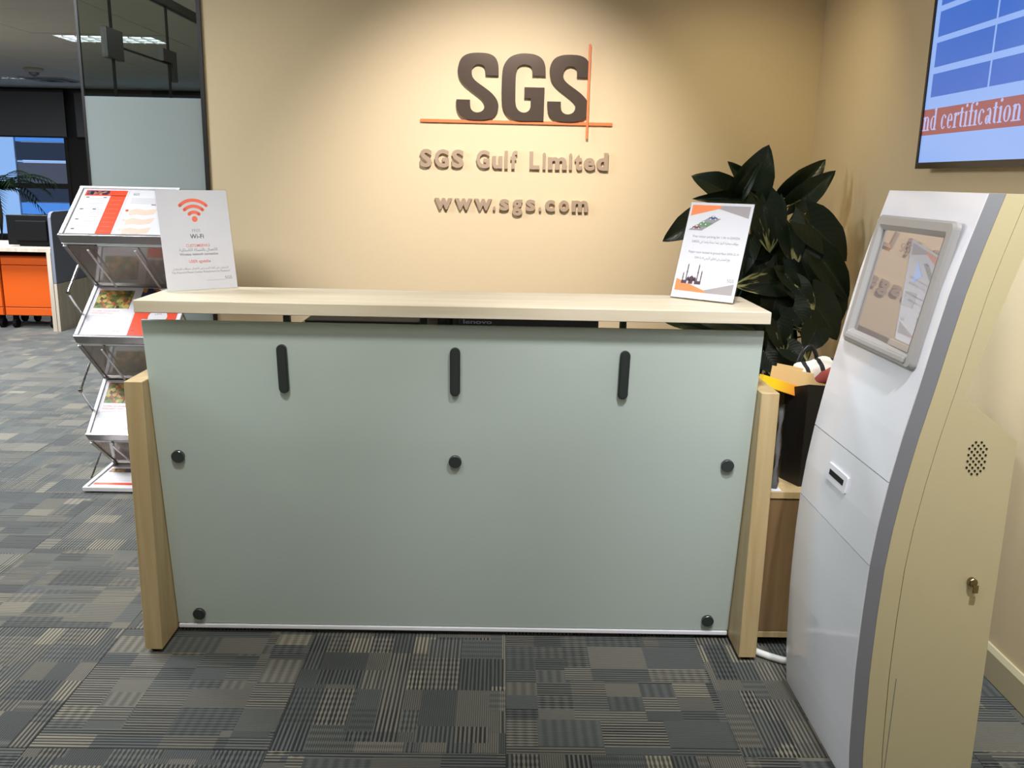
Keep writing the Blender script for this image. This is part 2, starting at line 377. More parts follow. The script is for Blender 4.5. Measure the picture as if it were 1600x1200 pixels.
def frame_matrix(o, origin, xa, ya):
    xa = Vector(xa).normalized(); ya = Vector(ya).normalized(); za = xa.cross(ya)
    m = Matrix((xa, ya, za)).transposed().to_4x4(); m.translation = origin; o.matrix_local = m

# ------------------------------------------------------------------ text -> flat polygons
AR = {}
for cp in range(0xFE80, 0xFEFD):
    d_ = unicodedata.decomposition(chr(cp)).split()
    if len(d_) == 2 and d_[0] in ('<isolated>', '<initial>', '<medial>', '<final>'): AR.setdefault(chr(int(d_[1], 16)), {})[d_[0][1]] = chr(cp)
def arabic(s):
    out = []
    for i, ch in enumerate(s):
        f = AR.get(ch)
        if not f: out.append(ch); continue
        pj = i > 0 and 'n' in {('n' if 'm' in AR.get(s[i-1], {}) else '')} 
        nj = i+1 < len(s) and s[i+1] in AR and 'm' in f and len(AR[s[i+1]]) > 1
        if pj and nj: out.append(f.get('m', ch))
        elif pj: out.append(f.get('f', f.get('i', ch)))
        elif nj: out.append(chr(ord(f['f'])+1) if 'f' in f and 'm' in f else ch)   # initial form follows the final form
        else: out.append(chr(ord(f['f'])-1) if 'f' in f else ch)                      # isolated form precedes it
    return ''.join(out[::-1])
_tc = {}
def text_poly(s, bold=0.):
    key = (s, bold)
    if key in _tc: return _tc[key]
    cu = D.curves.new('t', 'FONT'); cu.body = s; cu.size = 1; cu.resolution_u = 3; cu.offset = bold; cu.fill_mode = 'FRONT'
    o = D.objects.new('t', cu); C.objects.link(o)
    dg = bpy.context.evaluated_depsgraph_get(); me = D.meshes.new_from_object(o.evaluated_get(dg))
    v = [(p.co.x, p.co.y) for p in me.vertices]; f = [tuple(p.vertices) for p in me.polygons]
    D.objects.remove(o); D.curves.remove(cu); D.meshes.remove(me)
    _tc[key] = (v, f); return v, f

class Page:
    """flat print on a sheet: several colours, each a layer of thin polygons on the sheet"""
    def __init__(s, th=.0008): s.bm = nb(); s.mats = []; s.th = th
    def mi(s, m):
        if m not in s.mats: s.mats.append(m)
        return s.mats.index(m)
    def poly(s, pts, m, layer=1):
        vs_ = [s.bm.verts.new((x, y, layer*.00025)) for x, y in pts]
        f = s.bm.faces.new(vs_); f.material_index = s.mi(m)
        f.normal_update()
        if f.normal.z < 0: f.normal_flip()
        if len(pts) > 4: bmesh.ops.triangulate(s.bm, faces=[f])
    def rect(s, x0, y0, x1, y1, m, layer=1): s.poly([(x0, y0), (x1, y0), (x1, y1), (x0, y1)], m, layer)
    def slab(s, x0, y0, x1, y1, m, t=None): box(s.bm, x0, y0, -(t or s.th), x1, y1, 0, mi=s.mi(m))
    def disc(s, cx, cy, r, m, layer=1, n=24): s.poly([(cx+r*math.cos(2*math.pi*k/n), cy+r*math.sin(2*math.pi*k/n)) for k in range(n)], m, layer)
    def arc(s, cx, cy, r, wd, a0, a1, m, layer=1, n=20):
        a0, a1 = math.radians(a0), math.radians(a1); mi = s.mi(m)
        for k in range(n):
            t0, t1 = a0+(a1-a0)*k/n, a0+(a1-a0)*(k+1)/n
            s.poly([(cx+rr*math.cos(t), cy+rr*math.sin(t)) for rr, t in ((r-wd/2, t0), (r+wd/2, t0), (r+wd/2, t1), (r-wd/2, t1))], m, layer)
        for t in (a0, a1): s.disc(cx+r*math.cos(t), cy+r*math.sin(t), wd/2, m, layer, 14)
    def text(s, t, x, y, h, m, align='c', width=None, bold=0., layer=2):
        v, f = text_poly(t, bold)
        if not v: return
        x0 = min(a for a, b in v); x1 = max(a for a, b in v)
        k = h/.73; kx = (width/(x1-x0)) if width else k
        ox = x-{'c': (x0+x1)/2, 'l': x0, 'r': x1}[align]*kx
        vs_ = [s.bm.verts.new((ox+a*kx, y+b*k, layer*.00025)) for a, b in v]; mi = s.mi(m)
        for p in f:
            try:
                fc = s.bm.faces.new([vs_[i] for i in p]); fc.material_index = mi; fc.normal_update()
                if fc.normal.z < 0: fc.normal_flip()
            except ValueError: pass
    def build(s, name, parent=None): return obj(name, s.bm, s.mats, parent)

# ------------------------------------------------------------------ setting
CH = 2.6; YW = 1.932; XR = 1.602; XL = -9.0; YF = 11.8; YB = -5.2
fl = struct('floor', bx(XL, YB, -.12, XR+.1, YF+.1, -.008), 'carpet')
ce = struct('ceiling', bx(XL, YB, CH+.012, XR+.1, YF+.1, CH+.1), 'ceil')
wb = struct('wall_back', bx(-1.275, YW, 0, XR, YW+.1, CH+.012), 'wall')
wr = struct('wall_right', bx(XR, YB, 0, XR+.1, YF, CH+.012), 'wall')
struct('wall_left', bx(XL-.1, YB, 0, XL, YF, CH+.012), 'plain')
struct('wall_rear', bx(XL, YB-.1, 0, XR+.1, YB, CH+.012), 'plain')
# skirting
b = nb(); prism(b, [(XR, 0), (XR-.014, 0), (XR-.014, .085), (XR-.006, .1), (XR, .1)], 'y', YB, YW); struct('baseboard_right', b, 'base')
b = nb(); prism(b, [(YW, 0), (YW-.014, 0), (YW-.014, .085), (YW-.006, .1), (YW, .1)], 'x', -1.275, XR-.014); struct('baseboard_back', b, 'base')
# far wall with two windows
WX = [(-8.6, -6.62), (-6.38, -4.5), (-4.3, -2.4)]; WZ0, WZ1 = .35, 2.5
b = nb(); box(b, XL, YF, 0, XR+.1, YF+.1, WZ0); box(b, XL, YF, WZ1, XR+.1, YF+.1, CH+.012); xs = [XL]+[v for p in WX for v in p]+[XR+.1]
for i in range(0, len(xs), 2): box(b, xs[i], YF, WZ0, xs[i+1], YF+.1, WZ1)
struct('wall_far', b, 'dark')
for i, (x0, x1) in enumerate(WX):
    b = nb(); f_ = .05
    box(b, x0, YF-.02, WZ0, x0+f_, YF+.08, WZ1); box(b, x1-f_, YF-.02, WZ0, x1, YF+.08, WZ1); box(b, x0+f_, YF-.02, WZ0, x1-f_, YF+.08, WZ0+f_); box(b, x0+f_, YF-.02, WZ1-f_, x1-f_, YF+.08, WZ1)
    box(b, x0+f_, YF-.02, 1.11, x1-f_, YF+.08, 1.19)
    wn_ = struct('window_%d' % (i+1), b, 'dark')
    obj('pane', bx(x0+f_, YF+.03, WZ0+f_, x1-f_, YF+.036, 1.11), 'clear2', wn_); obj('pane', bx(x0+f_, YF+.03, 1.19, x1-f_, YF+.036, WZ1-f_), 'clear2', wn_)
for i, (x0, x1) in enumerate(WX):
    t = thing('roller_blind', ['grey roller blind lowered halfway over the far left window', 'grey roller blind on the window beside the dark column', 'grey roller blind behind the glass meeting room'][i], 'blind', (x0, YF-.1, 0), 0, 'grey roller blinds on the far windows')
    obj('fabric', bx(-.04, 0, 1.89, x1-x0+.04, .004, 2.56), 'blind', t)
    b = nb(); cyl(b, (-.05, .002, 1.885), (x1-x0+.05, .002, 1.885), .012, 10); obj('bottom_bar', b, 'dark', t)
    b = nb(); cyl(b, (-.05, .002, 2.57), (x1-x0+.05, .002, 2.57), .024, 10); obj('roller', b, 'dark', t)

# view helper: is a point on screen (used only to skip carpet and ceiling pieces that the photograph does not show)
def on_screen(p, mrg=.22):
    d = Vector(p)-CAMP; z = -d.dot(Bk)
    if z < .2: return False
    u = d.dot(Rt)/z*31.063/36; v = d.dot(Up)/z*31.063/36
    return abs(u) < .5+mrg and abs(v) < .375+mrg
# carpet tiles
TP = .6; tb = nb(); box(tb, -TP/2+.0004, -TP/2+.0004, -.008, TP/2-.0004, TP/2-.0004, 0, bev=.001, seg=1)
tm = D.meshes.new('carpet_tile'); tb.to_mesh(tm); tb.free(); tm.materials.append(MW['carpet'])
cand = []
for i in range(-16, 4):
    for j in range(-4, 21):
        x = .163+TP*(i+.5); y = .143+TP*(j+.5)
        if x-TP/2 > XR-.016 or y+TP/2 > YF-.02: continue
        if x > -1.3 and y > YW+.2: continue
        if x > -.6 and y > .9: continue
        if not any(on_screen((x+a*TP/2, y+c*TP/2, 0)) for a in (-1, 0, 1) for c in (-1, 0, 1)): continue
        cand.append(((x-CAMP.x)**2+(y-CAMP.y)**2, x, y, i, j))
for _, x, y, i, j in sorted(cand)[:300]:
    me = tm
    if x+TP/2 > XR-.016:      # the row cut to fit at the right wall
        cb = nb(); box(cb, -TP/2+.0012, -TP/2+.0012, -.008, XR-.016-x, TP/2-.0012, 0); me = D.meshes.new('carpet_tile_cut'); cb.to_mesh(me); cb.free(); me.materials.append(MW['carpet'])
        o = link('carpet_tile', me, fl); o.location = (x, y, 0); continue
    o = link('carpet_tile', me, fl); o.location = (x, y, 0); o.rotation_euler.z = (math.pi/2 if (i+j) % 2 == 0 else 0) + (math.pi if random.random() < .5 else 0)
# ceiling tiles
lights_at = [(-3.55, 6.36), (-6.7, 10.2), (-3.72, 10.9)]
cb = nb(); box(cb, -.596, -.296, 0, .596, .296, .012, bev=.003, seg=1); cm = D.meshes.new('ceiling_tile'); cb.to_mesh(cm); cb.free(); cm.materials.append(MW['ceil'])
for i in range(-8, 3):
    for j in range(-2, 20):
        x = -3.55+1.2*i; y = 6.36+.6*(j-9)
        if x-.6 < XL or x+.6 > XR or y+.3 > YF-.0: continue
        if not any(on_screen((x+a*.6, y+c*.3, CH)) for a in (-1, 0, 1) for c in (-1, 0, 1)): continue
        if any(abs(x-lx) < .62 and abs(y-ly) < .32 for lx, ly in lights_at[:1]): continue
        o = link('ceiling_tile', cm, ce); o.location = (x, y, CH)
lab = ['long recessed ceiling light seen above the frosted glass', 'recessed ceiling light at the far left edge', 'recessed ceiling light deep behind the glass wall']
for (x, y), lb in zip(lights_at, lab):
    t = thing('ceiling_light', lb, 'light', (x, y, CH), 0)
    b = nb(); 
    for a in ((-.6, -.3, .6, -.2), (-.6, .2, .6, .3), (-.6, -.2, -.45, .2), (.45, -.2, .6, .2)): box(b, a[0], a[1], -.004, a[2], a[3], .012)
    obj('frame', b, 'ceil', t); obj('diffuser', bx(-.45, -.2, .004, .45, .2, .01), 'lamp', t)
    for k in range(7): obj('louvre', bx(-.36+.12*k-.006, -.2, -.012, -.36+.12*k+.006, .2, .003), 'lampmetal', t)
    for yy in (-.07, .07): obj('louvre', bx(-.45, yy-.005, -.008, .45, yy+.005, .003), 'lampmetal', t)
t = thing('smoke_detector', 'small round smoke detector on the grey office ceiling', 'detector', (-5.6, 8.95, CH))
b = nb(); lathe(b, [(.0, 0), (.11, 0), (.11, -.02), (.075, -.05), (.0, -.05)][1:], 24); obj('base', b, 'smoke', t)
b = nb(); lathe(b, [(.06, -.05), (.055, -.075), (.03, -.09), (.01, -.1)], 20); obj('sensor', b, 'dgrey', t)
t = thing('air_diffuser', 'square slatted air diffuser in the ceiling behind the smoke detector', 'vent', (-6.05, 10.3, CH))
for k in range(4):
    s_ = .3-.065*k; b = nb()
    for a in ((-s_, -s_, s_, -s_+.04), (-s_, s_-.04, s_, s_), (-s_, -s_+.04, -s_+.04, s_-.04), (s_-.04, -s_+.04, s_, s_-.04)): box(b, a[0], a[1], -.015-.004*k, a[2], a[3], 0)
    obj('ring', b, 'dgrey' if k % 2 else 'smoke', t)

# outside: neighbouring facade
t = thing('neighbour_building', 'blue glass office facade seen through the far left window', 'building', (0, 16, 0))
for z0, z1, m in ((-1, .5, 'bnavy'), (.5, .74, 'bblue'), (.74, 1.1, 'bnavy'), (1.1, 1.53, 'bbrown'), (1.53, 1.57, 'bwhite'), (1.57, 1.93, 'bnavy'), (1.93, 2.1, 'bblue'), (2.1, 3.0, 'bnavy')):
    for k in range(6): obj('facade_panel', bx(-9.66+1.35*k, .02*(k % 2), z0+.006, -8.33+1.35*k, .3, z1-.006), m, t)
t = thing('white_building', 'pale building at the left edge outside the far window', 'building', (-11.45, 16, 0))
obj('wall', bx(-1.6, 0, -1, 1.75, .3, 3.2), 'bwhite', t); b = nb()
for k in range(3): box(b, -1.2+1.0*k, -.02, 1.0, -.7+1.0*k, .0, 1.2)
obj('window_band', b, 'bblue', t)

# glass partition: a corner of clear glass with a frosted lower panel, end of the back wall
GX = -1.838
t = thing('glass_partition', 'clear glass partition with frosted lower panel left of the beige wall', 'partition', (0, 0, 0))
obj('clear_pane', bx(GX, YW, 1.75, -1.292, YW+.012, CH), 'clear', t)
obj('frosted_pane', bx(GX, YW, .02, -1.292, YW+.012, 1.748), 'frostwall', t)
obj('free_edge', bx(GX-.012, YW-.002, .0, GX, YW+.014, CH), 'dark', t)
obj('floor_channel', bx(GX, YW-.012, 0, -1.292, YW+.024, .02), 'dark', t)
struct('trim_1', bx(-1.292, YW-.012, 0, -1.273, YW+.1, CH), 'dark')
t = thing('meeting_room_glass_wall', 'clear glass side wall with door and dark patch fittings', 'partition', (GX, 0, 0))
y_h, y_d = 2.30, 3.07
obj('side_pane', bx(-.012, YW+.03, .02, 0, y_h-.004, 2.34), 'clear', t)
obj('door_leaf', bx(-.012, y_h+.004, .02, 0, y_d-.004, 2.02), 'clear', t)
obj('over_pane', bx(-.012, y_h+.004, 2.03, 0, y_d-.004, 2.34), 'clear', t)
obj('side_pane', bx(-.012, y_d+.004, .02, 0, 5.4, 2.34), 'clear', t)
obj('header_rail', bx(-.03, YW+.03, 2.34, .018, 5.4, 2.385), 'dark', t)
for yy in (y_h, y_d): obj('joint', bx(-.013, yy-.003, .02, .001, yy+.003, 2.34), 'black', t)
obj('joint', bx(-.013, y_h, 2.021, .001, y_d, 2.028), 'black', t)
obj('patch_fitting', bx(-.022, y_h-.09, 1.955, .010, y_h+.1, 2.1, .002), 'dark', t)
b = nb(); prism(b, [(y_d-.12, 2.03), (y_d-.12, 2.10), (y_d+.09, 2.10), (y_d+.09, 1.93), (y_d+.02, 1.93), (y_d+.02, 2.03)], 'x', -.022, .010); obj('patch_fitting', b, 'dark', t)

# ------------------------------------------------------------------ reception desk
desk = thing('reception_desk', 'maple reception desk with tilted frosted glass front and raised counter', 'desk', (0, 0, 0))
G = .87; HP = .838; TT = .052
for s in (-1, 1):
    a, c = sorted((s*G, s*(G+TT))); obj('side_panel', bx(a, 0, .012, c, .72, HP, .0015, 1), 'maplev', desk)
    for yy in (.03, .66):
        b = nb(); cyl(b, (s*(G+TT/2), yy, 0), (s*(G+TT/2), yy, .014), .018, 14); obj('glide', b, 'black', desk)
gt, gb, zt = .0177, .1323, 1.0088
gd = Vector((0, gt-gb, zt-.03)).normalized(); gn = Vector((0, -gd.z, gd.y))   # along the glass, and its outward normal
gl_ = (Vector((0, gt, zt))-Vector((0, gb, .03))).length
g = obj('glass_front', bx(-G+.002, .0, 0, G-.002, gl_, .012, .0012, 1), ['frost'], desk)
# local axes: x right, y up the glass, z = outward normal
frame_matrix(g, Vector((0, gb, .03))-gn*.012, (1, 0, 0), gd)
e = obj('glass_edge', bx(-G+.002, gl_, .001, G-.002, gl_+.0012, .011), 'frostedge', desk); frame_matrix(e, Vector((0, gb, .03))-gn*.012, (1, 0, 0), gd)
obj('bottom_rail', bx(-G+.004, gb-.004, .015, G-.004, gb+.03, .028, .002), 'whitemetal', desk)
obj('counter_top', bx(-G, -.021, 1.037, G+.002, .31, 1.071, .0015, 1), 'maple', desk)
obj('worktop', bx(-G+.001, .16, .70, G-.001, .80, .735, .001, 1), 'maple', desk)
obj('modesty_panel', bx(-G+.001, .30, .012, G-.001, .32, .70), 'maplev', desk)
def on_glass(z, off=0.):
    k = (z-.03)/(zt-.03); return Vector((0, gb+(gt-gb)*k, z))+gn*off
for X in (-.483, .003, .482):
    pl = nb(); n_ = 12; hw, hh = .0145, .072
    out = [(hw*math.cos(a), hh-hw+hw*math.sin(a)) for a in [math.pi*k/n_ for k in range(n_+1)]]+[(hw*math.cos(a), -hh+hw+hw*math.sin(a)) for a in [math.pi+math.pi*k/n_ for k in range(n_+1)]]
    prism(pl, out, 'z', 0, .012); bmesh.ops.bevel(pl, geom=[e_ for e_ in pl.edges if all(v.co.z > .011 for v in e_.verts) and e_.is_boundary is False and len({round(v.co.z, 4) for v in e_.verts}) == 1 and any(abs(f.normal.z) < .1 for f in e_.link_faces)], offset=.0035, segments=2, affect='EDGES')
    po = obj('bracket_plate', pl, 'gun', desk); frame_matrix(po, on_glass(.877, .0)+Vector((X, 0, 0)), (1, 0, 0), gd)
    obj('bracket_post', bx(X-.009, .085, .80, X+.009, .11, 1.037, .002, 1), 'gun', desk)
    obj('bracket_arm', bx(X-.007, .04, .86, X+.007, .09, .88), 'gun', desk)
for X, z in ((-.807, .602), (.003, .6), (.806, .602), (-.798, .066), (.799, .067)):
    b = nb(); cyl(b, (0, 0, 0), (0, 0, .010), .019, 28, .0012); o = obj('standoff_cap', b, 'gun', desk); frame_matrix(o, on_glass(z, 0)+Vector((X, 0, 0)), (1, 0, 0), gd)
    b = nb(); a_ = on_glass(z, -.012); cyl(b, a_+Vector((X, 0, 0)), (X, .31, z), .008, 10); obj('standoff_pin', b, 'gun', desk)

# things behind the counter
WT = .735
t = thing('desktop_printer', 'black flat-topped printer behind the counter left of centre', 'printer', (-.32, .5, WT))
b = nb(); prism(b, [(-.105, 0), (.10, 0), (.10, .205), (.085, .212), (-.09, .212), (-.105, .2)], 'x', -.195, .195); obj('body', b, 'blackgloss', t)
obj('lid', bx(-.185, -.085, .2125, .185, .09, .22, .003), 'black', t); obj('output_tray', bx(-.13, -.13, .05, .13, -.106, .06), 'black', t)
t = thing('computer_tower', 'slim dark computer tower with grey mesh strip between the printer and screen', 'computer', (-.083, .5, WT))
obj('case', bx(-.043, -.16, 0, .043, .16, .29, .004), 'blackgloss', t); obj('mesh_grille', bx(-.018, -.165, .03, .014, -.1605, .28, .002), pm('grey_mesh', (120, 108, 96), .6, var=.5, scale=900), t)
for k in range(12): obj('grille_bar', bx(-.016, -.168, .05+.019*k, .012, -.1655, .053+.019*k), 'dgrey', t)
t = thing('computer_monitor', 'black monitor seen from behind under the counter, grey maker name on its back', 'monitor', (.208, .5, WT))
obj('housing', bx(-.2475, -.012, .03, .2475, .02, .233, .006), 'blackgloss', t)
b = nb(); box(b, -.12, -.035, .06, .12, -.012, .19, .01); obj('rear_cover', b, 'black', t)
obj('neck', bx(-.03, -.045, .008, .03, -.03, .12, .003), 'black', t); obj('foot', bx(-.11, -.1, 0, .11, .07, .01, .003), 'black', t)
p = Page(); p.text('lenovo', 0, 0, .014, 'dgrey', 'l', .095, .02); o = p.build('lettering', t); frame_matrix(o, (-.203, -.0122, .2065), (1, 0, 0), (0, 0, 1))
t = thing('letter_tray', 'small clear letter tray on the desk behind the right counter end', 'tray', (.74, .55, WT))
obj('tray_floor', bx(-.1, -.12, 0, .1, .12, .004), 'acry', t)
for xx in (-.1, .094): obj('tray_side', bx(xx, -.12, .004, xx+.006, .12, .17), 'acry', t)

# counter signs
def sign(label, BL, w_, h_, xa, lean, page_fn):
    xa = Vector(xa).normalized(); bk = Vector((-xa.y, xa.x, 0))
    t = thing('tabletop_sign', label, 'sign', BL)
    up = (bk*math.sin(lean)+Vector((0, 0, 1))*math.cos(lean)).normalized()
    b = nb(); box(b, 0, 0, -.0035, w_, h_, -.0013, .0005, 1); box(b, 0, 0, .0012, w_, h_, .0032, .0005, 1)
    o = obj('acrylic_sleeve', b, 'acry', t); frame_matrix(o, Vector((0, 0, .003)), xa, up)
    p = Page(.001); p.slab(.003, .002, w_-.003, h_-.004, 'paper'); page_fn(p, w_, h_)
    o = p.build('insert_card', t); frame_matrix(o, Vector((0, 0, .003)), xa, up)
    b = nb(); box(b, 0, 0, 0, w_, .07, .003, .0005, 1); o = obj('foot', b, 'acry', t); frame_matrix(o, bk*.004, xa, bk)
    return t
def wifi(p, w_, h_):
    cx = .118; cy = h_*.662+.012; cx = w_*.5
    p.disc(cx, cy, .0085, 'salmon')
    for r_ in (.021, .0385, .056): p.arc(cx, cy-.001, r_, .0095, 46, 134, 'salmon')
    p.text('FREE', cx, h_*.575, .009, 'lgrey', bold=-.005); p.text('Wi-Fi', cx, h_*.512, .013, 'dgrey', bold=.012)
    p.text('CUSTOMERWLS', cx, h_*.428, .0085, 'pink', width=.07, bold=.012)
    p.text(arabic('الاتصال بالشبكة اللاسلكية'), cx, h_*.388, .0085, 'mgrey', width=.112)
    p.text('Wireless network connection', cx, h_*.345, .0078, 'mgrey', width=.114, bold=.012)
    p.text('USER sgsdafza', cx, h_*.273, .0085, 'pink', width=.064, bold=.012)
    p.text(arabic('للحصول على كلمة السر يرجى الاتصال بموظف الاستقبال'), cx, h_*.208, .006, 'lgrey', width=.165)
    p.text('The Password Please Contact Receptionist for Password', cx, h_*.172, .006, 'lgrey', width=.172)
    p.text('SGS', w_-.017, h_*.098, .0095, 'mgrey', 'r', .021); p.rect(w_*.56, h_*.092, w_-.04, h_*.0945, 'lgrey')
sign('white free Wi-Fi sign in acrylic holder at the left counter end', (-.834, .131, 1.0712), .214, .296, (.784, .6207, 0), math.radians(11), wifi)
def parking(p, w_, h_):
    a, b_, c, d = .010, w_-.012, .022, h_-.012
    p.poly([(a, d), (w_*.52, d), (w_*.47, d-.010), (a, d-.034)], 'orange2'); p.poly([(w_*.52, d), (b_, d), (b_, d-.036), (w_*.47, d-.010)], 'grey2')
    p.poly([(a, c+.002), (w_*.55, c), (w_*.5, c+.008), (a, c+.038)], 'orange2'); p.poly([(w_*.55, c), (b_, c), (b_, c+.034), (w_*.5, c+.008)], 'grey2')
    # parked cars on a slanted strip
    x0, y0 = .012, h_*.70
    p.poly([(x0, y0), (x0+.045, y0), (x0+.1, y0+.038), (x0+.062, y0+.042)], 'mgrey')
    p.poly([(x0+.022, y0+.012), (x0+.06, y0+.012), (x0+.078, y0+.024), (x0+.042, y0+.026)], 'green', 2)
    for k, (m, dx, dy) in enumerate((('maroon', .026, .006), ('green', .046, .019), ('navy', .074, .036))):
        cx_, cy_ = x0+dx, y0+dy
        p.poly([(cx_-.013, cy_), (cx_+.013, cy_), (cx_+.013, cy_+.005), (cx_+.007, cy_+.006), (cx_+.004, cy_+.010), (cx_-.005, cy_+.010), (cx_-.008, cy_+.006), (cx_-.013, cy_+.005)], m, 3)
        p.rect(cx_-.004, cy_+.0058, cx_+.0035, cy_+.009, 'paper', 4)
        for s in (-.008, .008): p.disc(cx_+s, cy_, .0022, 'paper', 4, 10)
    p.text('Free visitor parking for 1 Hr in DAFZA', w_*.52, h_*.628, .0075, 'mgrey', width=.152)
    p.text('DAFZA '+arabic('مواقف مجانية للزوار لمدة ساعة واحدة في'), w_*.52, h_*.575, .0075, 'mgrey', width=.15)
    p.text('Prayer room located at ground floor SWA G.14', w_*.53, h_*.468, .0075, 'mgrey', width=.162)
    p.text('SWA G.14 '+arabic('يقع المصلى في الطابق الأرضي'), w_*.53, h_*.412, .0075, 'mgrey', width=.115)
    # mosque silhouette
    bx0, by = .027, c+.024; W_ = .064
    p.rect(bx0, by, bx0+W_, by+.010, 'plum', 2)
    for xx, hh_ in ((.003, .028), (.014, .055), (.05, .055), (.062, .036)):
        p.rect(bx0+xx-.0014, by, bx0+xx+.0014, by+hh_, 'plum', 3); p.poly([(bx0+xx-.0018, by+hh_), (bx0+xx+.0018, by+hh_), (bx0+xx, by+hh_+.008)], 'plum', 3); p.rect(bx0+xx-.0026, by+hh_*.62, bx0+xx+.0026, by+hh_*.66, 'plum', 3)
    for xx, r_ in ((.032, .0085), (.021, .005), (.043, .005)):
        p.rect(bx0+xx-r_, by+.008, bx0+xx+r_, by+.014, 'plum', 3); p.disc(bx0+xx, by+.015, r_, 'plum', 3, 18); p.poly([(bx0+xx-.0015, by+.015+r_*.8), (bx0+xx+.0015, by+.015+r_*.8), (bx0+xx, by+.017+r_*1.4)], 'plum', 3)
    for xx in (.021, .041): p.rect(bx0+xx-.003, by, bx0+xx+.003, by+.006, 'paper', 4); p.disc(bx0+xx, by+.006, .003, 'paper', 4, 12)
    p.text('SGS', w_-.014, h_*.2, .0105, 'mgrey', 'r', .022)
sign('white visitor parking notice with orange corners at the right counter end', (.64, .249, 1.0712), .2095, .301, (.7686, -.6397, 0), math.radians(19), parking)

# ------------------------------------------------------------------ lettering on the back wall
def chaikin(pts, corners, it=3):
    pts = [(p, (i in corners)) for i, p in enumerate(pts)]
    for _ in range(it):
        out = []; n = len(pts)
        for i in range(n):
            (p, pc) = pts[i]
            if pc: out.append((p, True)); continue
            a = pts[i-1][0]; c = pts[(i+1) % n][0]
            out.append(((p[0]*.75+a[0]*.25, p[1]*.75+a[1]*.25), False)); out.append(((p[0]*.75+c[0]*.25, p[1]*.75+c[1]*.25), False))
        pts = out
    return [p for p, _ in pts]
S_O = [(258, 278), (178, 278), (178, 312), (168, 338), (138, 348), (110, 340), (93, 315), (92, 280), (104, 255), (130, 232), (170, 205), (218, 170), (250, 130), (262, 92), (255, 52), (230, 18), (190, 0), (130, -2), (70, 0), (28, 18), (4, 55), (-1, 100), (0, 125), (84, 125), (84, 92), (90, 64), (110, 48), (136, 45), (162, 56), (175, 80), (174, 104), (162, 126), (138, 148), (95, 180), (48, 216), (18, 255), (8, 300), (12, 350), (35, 392), (80, 413), (140, 417), (198, 413), (238, 392), (256, 348), (258, 305)]
G_O = [(268, 282), (187, 282), (187, 316), (178, 342), (140, 352), (100, 342), (86, 305), (85, 250), (85, 150), (86, 108), (95, 75), (118, 54), (145, 50), (168, 60), (180, 82), (180, 110), (180, 142), (140, 142), (140, 210), (264, 210), (262, 0), (205, 0), (150, -2), (95, -2), (42, 20), (8, 72), (0, 150), (0, 260), (5, 335), (38, 390), (92, 415), (145, 419), (204, 414), (248, 388), (266, 345), (268, 310)]
logo = thing('wall_logo', 'large dark metal letters SGS with thin orange cross bars on wall', 'logo sign', (-.267, YW, 1.672))
KX, KZ = .000758, .000716
for nm, out, cor, ox in (('letter_s', S_O, {0, 1, 22, 23}, 292), ('letter_g', G_O, {0, 1, 16, 17, 18, 19, 20}, 570), ('letter_s', S_O, {0, 1, 22, 23}, 853)):
    pts = [((ox-68+x)*KX, .0075+y*KZ) for x, y in chaikin(out, cor)]
    b = nb(); prism(b, pts, 'y', -.022, -.001); obj(nm, b, 'logometal', logo)
obj('orange_bar', bx(0, -.012, -.007, .905, -.001, .007), 'orangebar', logo); obj('orange_bar', bx(.781, -.024, -.068, .791, -.0125, .354), 'orangebar', logo)
def wall_letters(name, label, z, items, cap, xh):
    t = thing(name, label, 'wall sign', (-.267, YW, z))
    for ch, x0, x1, hh in items:
        v, f = text_poly(ch, .042)
        ax0, ax1 = min(p[0] for p in v), max(p[0] for p in v); k = hh/.73 if hh else cap/.73
        kx = (x1-x0)*KX/(ax1-ax0)
        b = nb(); fr = [b.verts.new(((x0-68)*KX+(p[0]-ax0)*kx, -.02, p[1]*k)) for p in v]
        for q in f:
            try: b.faces.new([fr[i] for i in q])
            except ValueError: pass
        r = bmesh.ops.extrude_face_region(b, geom=list(b.faces)); bmesh.ops.translate(b, vec=(0, .019, 0), verts=[e_ for e_ in r['geom'] if isinstance(e_, bmesh.types.BMVert)])
        bmesh.ops.recalc_face_normals(b, faces=list(b.faces))
        o = obj('full_stop' if ch == '.' else 'letter_'+ch.lower(), b, 'lettermetal', t)
    return t
cap = .079
wall_letters('company_name_sign', 'raised bronze letters SGS Gulf Limited below the big logo', 1.463, [('S', 66, 140, 0), ('G', 157, 245, 0), ('S', 264, 340, 0), ('G', 418, 502, 0), ('u', 519, 582, 0), ('l', 596, 616, 0), ('f', 633, 676, 0), ('L', 752, 815, 0), ('i', 834, 854, 0), ('m', 869, 985, 0), ('i', 1001, 1019, 0), ('t', 1036, 1082, 0), ('e', 1094, 1164, 0), ('d', 1174, 1246, 0)], cap, .06)
wall_letters('web_address_sign', 'raised bronze letters of a web address, lowest line on the wall', 1.267, [('w', 158, 268, 0), ('w', 286, 394, 0), ('w', 409, 520, 0), ('.', 528, 544, 0), ('s', 569, 630, 0), ('g', 649, 714, 0), ('s', 736, 796, 0), ('.', 818, 834, 0), ('c', 858, 920, 0), ('o', 946, 1010, 0), ('m', 1028, 1130, 0)], .073, .055)

# ------------------------------------------------------------------ television on the right wall
tv = thing('television', 'wall mounted television with blue table and rust caption band', 'television', (1.555, .71, 1.475))
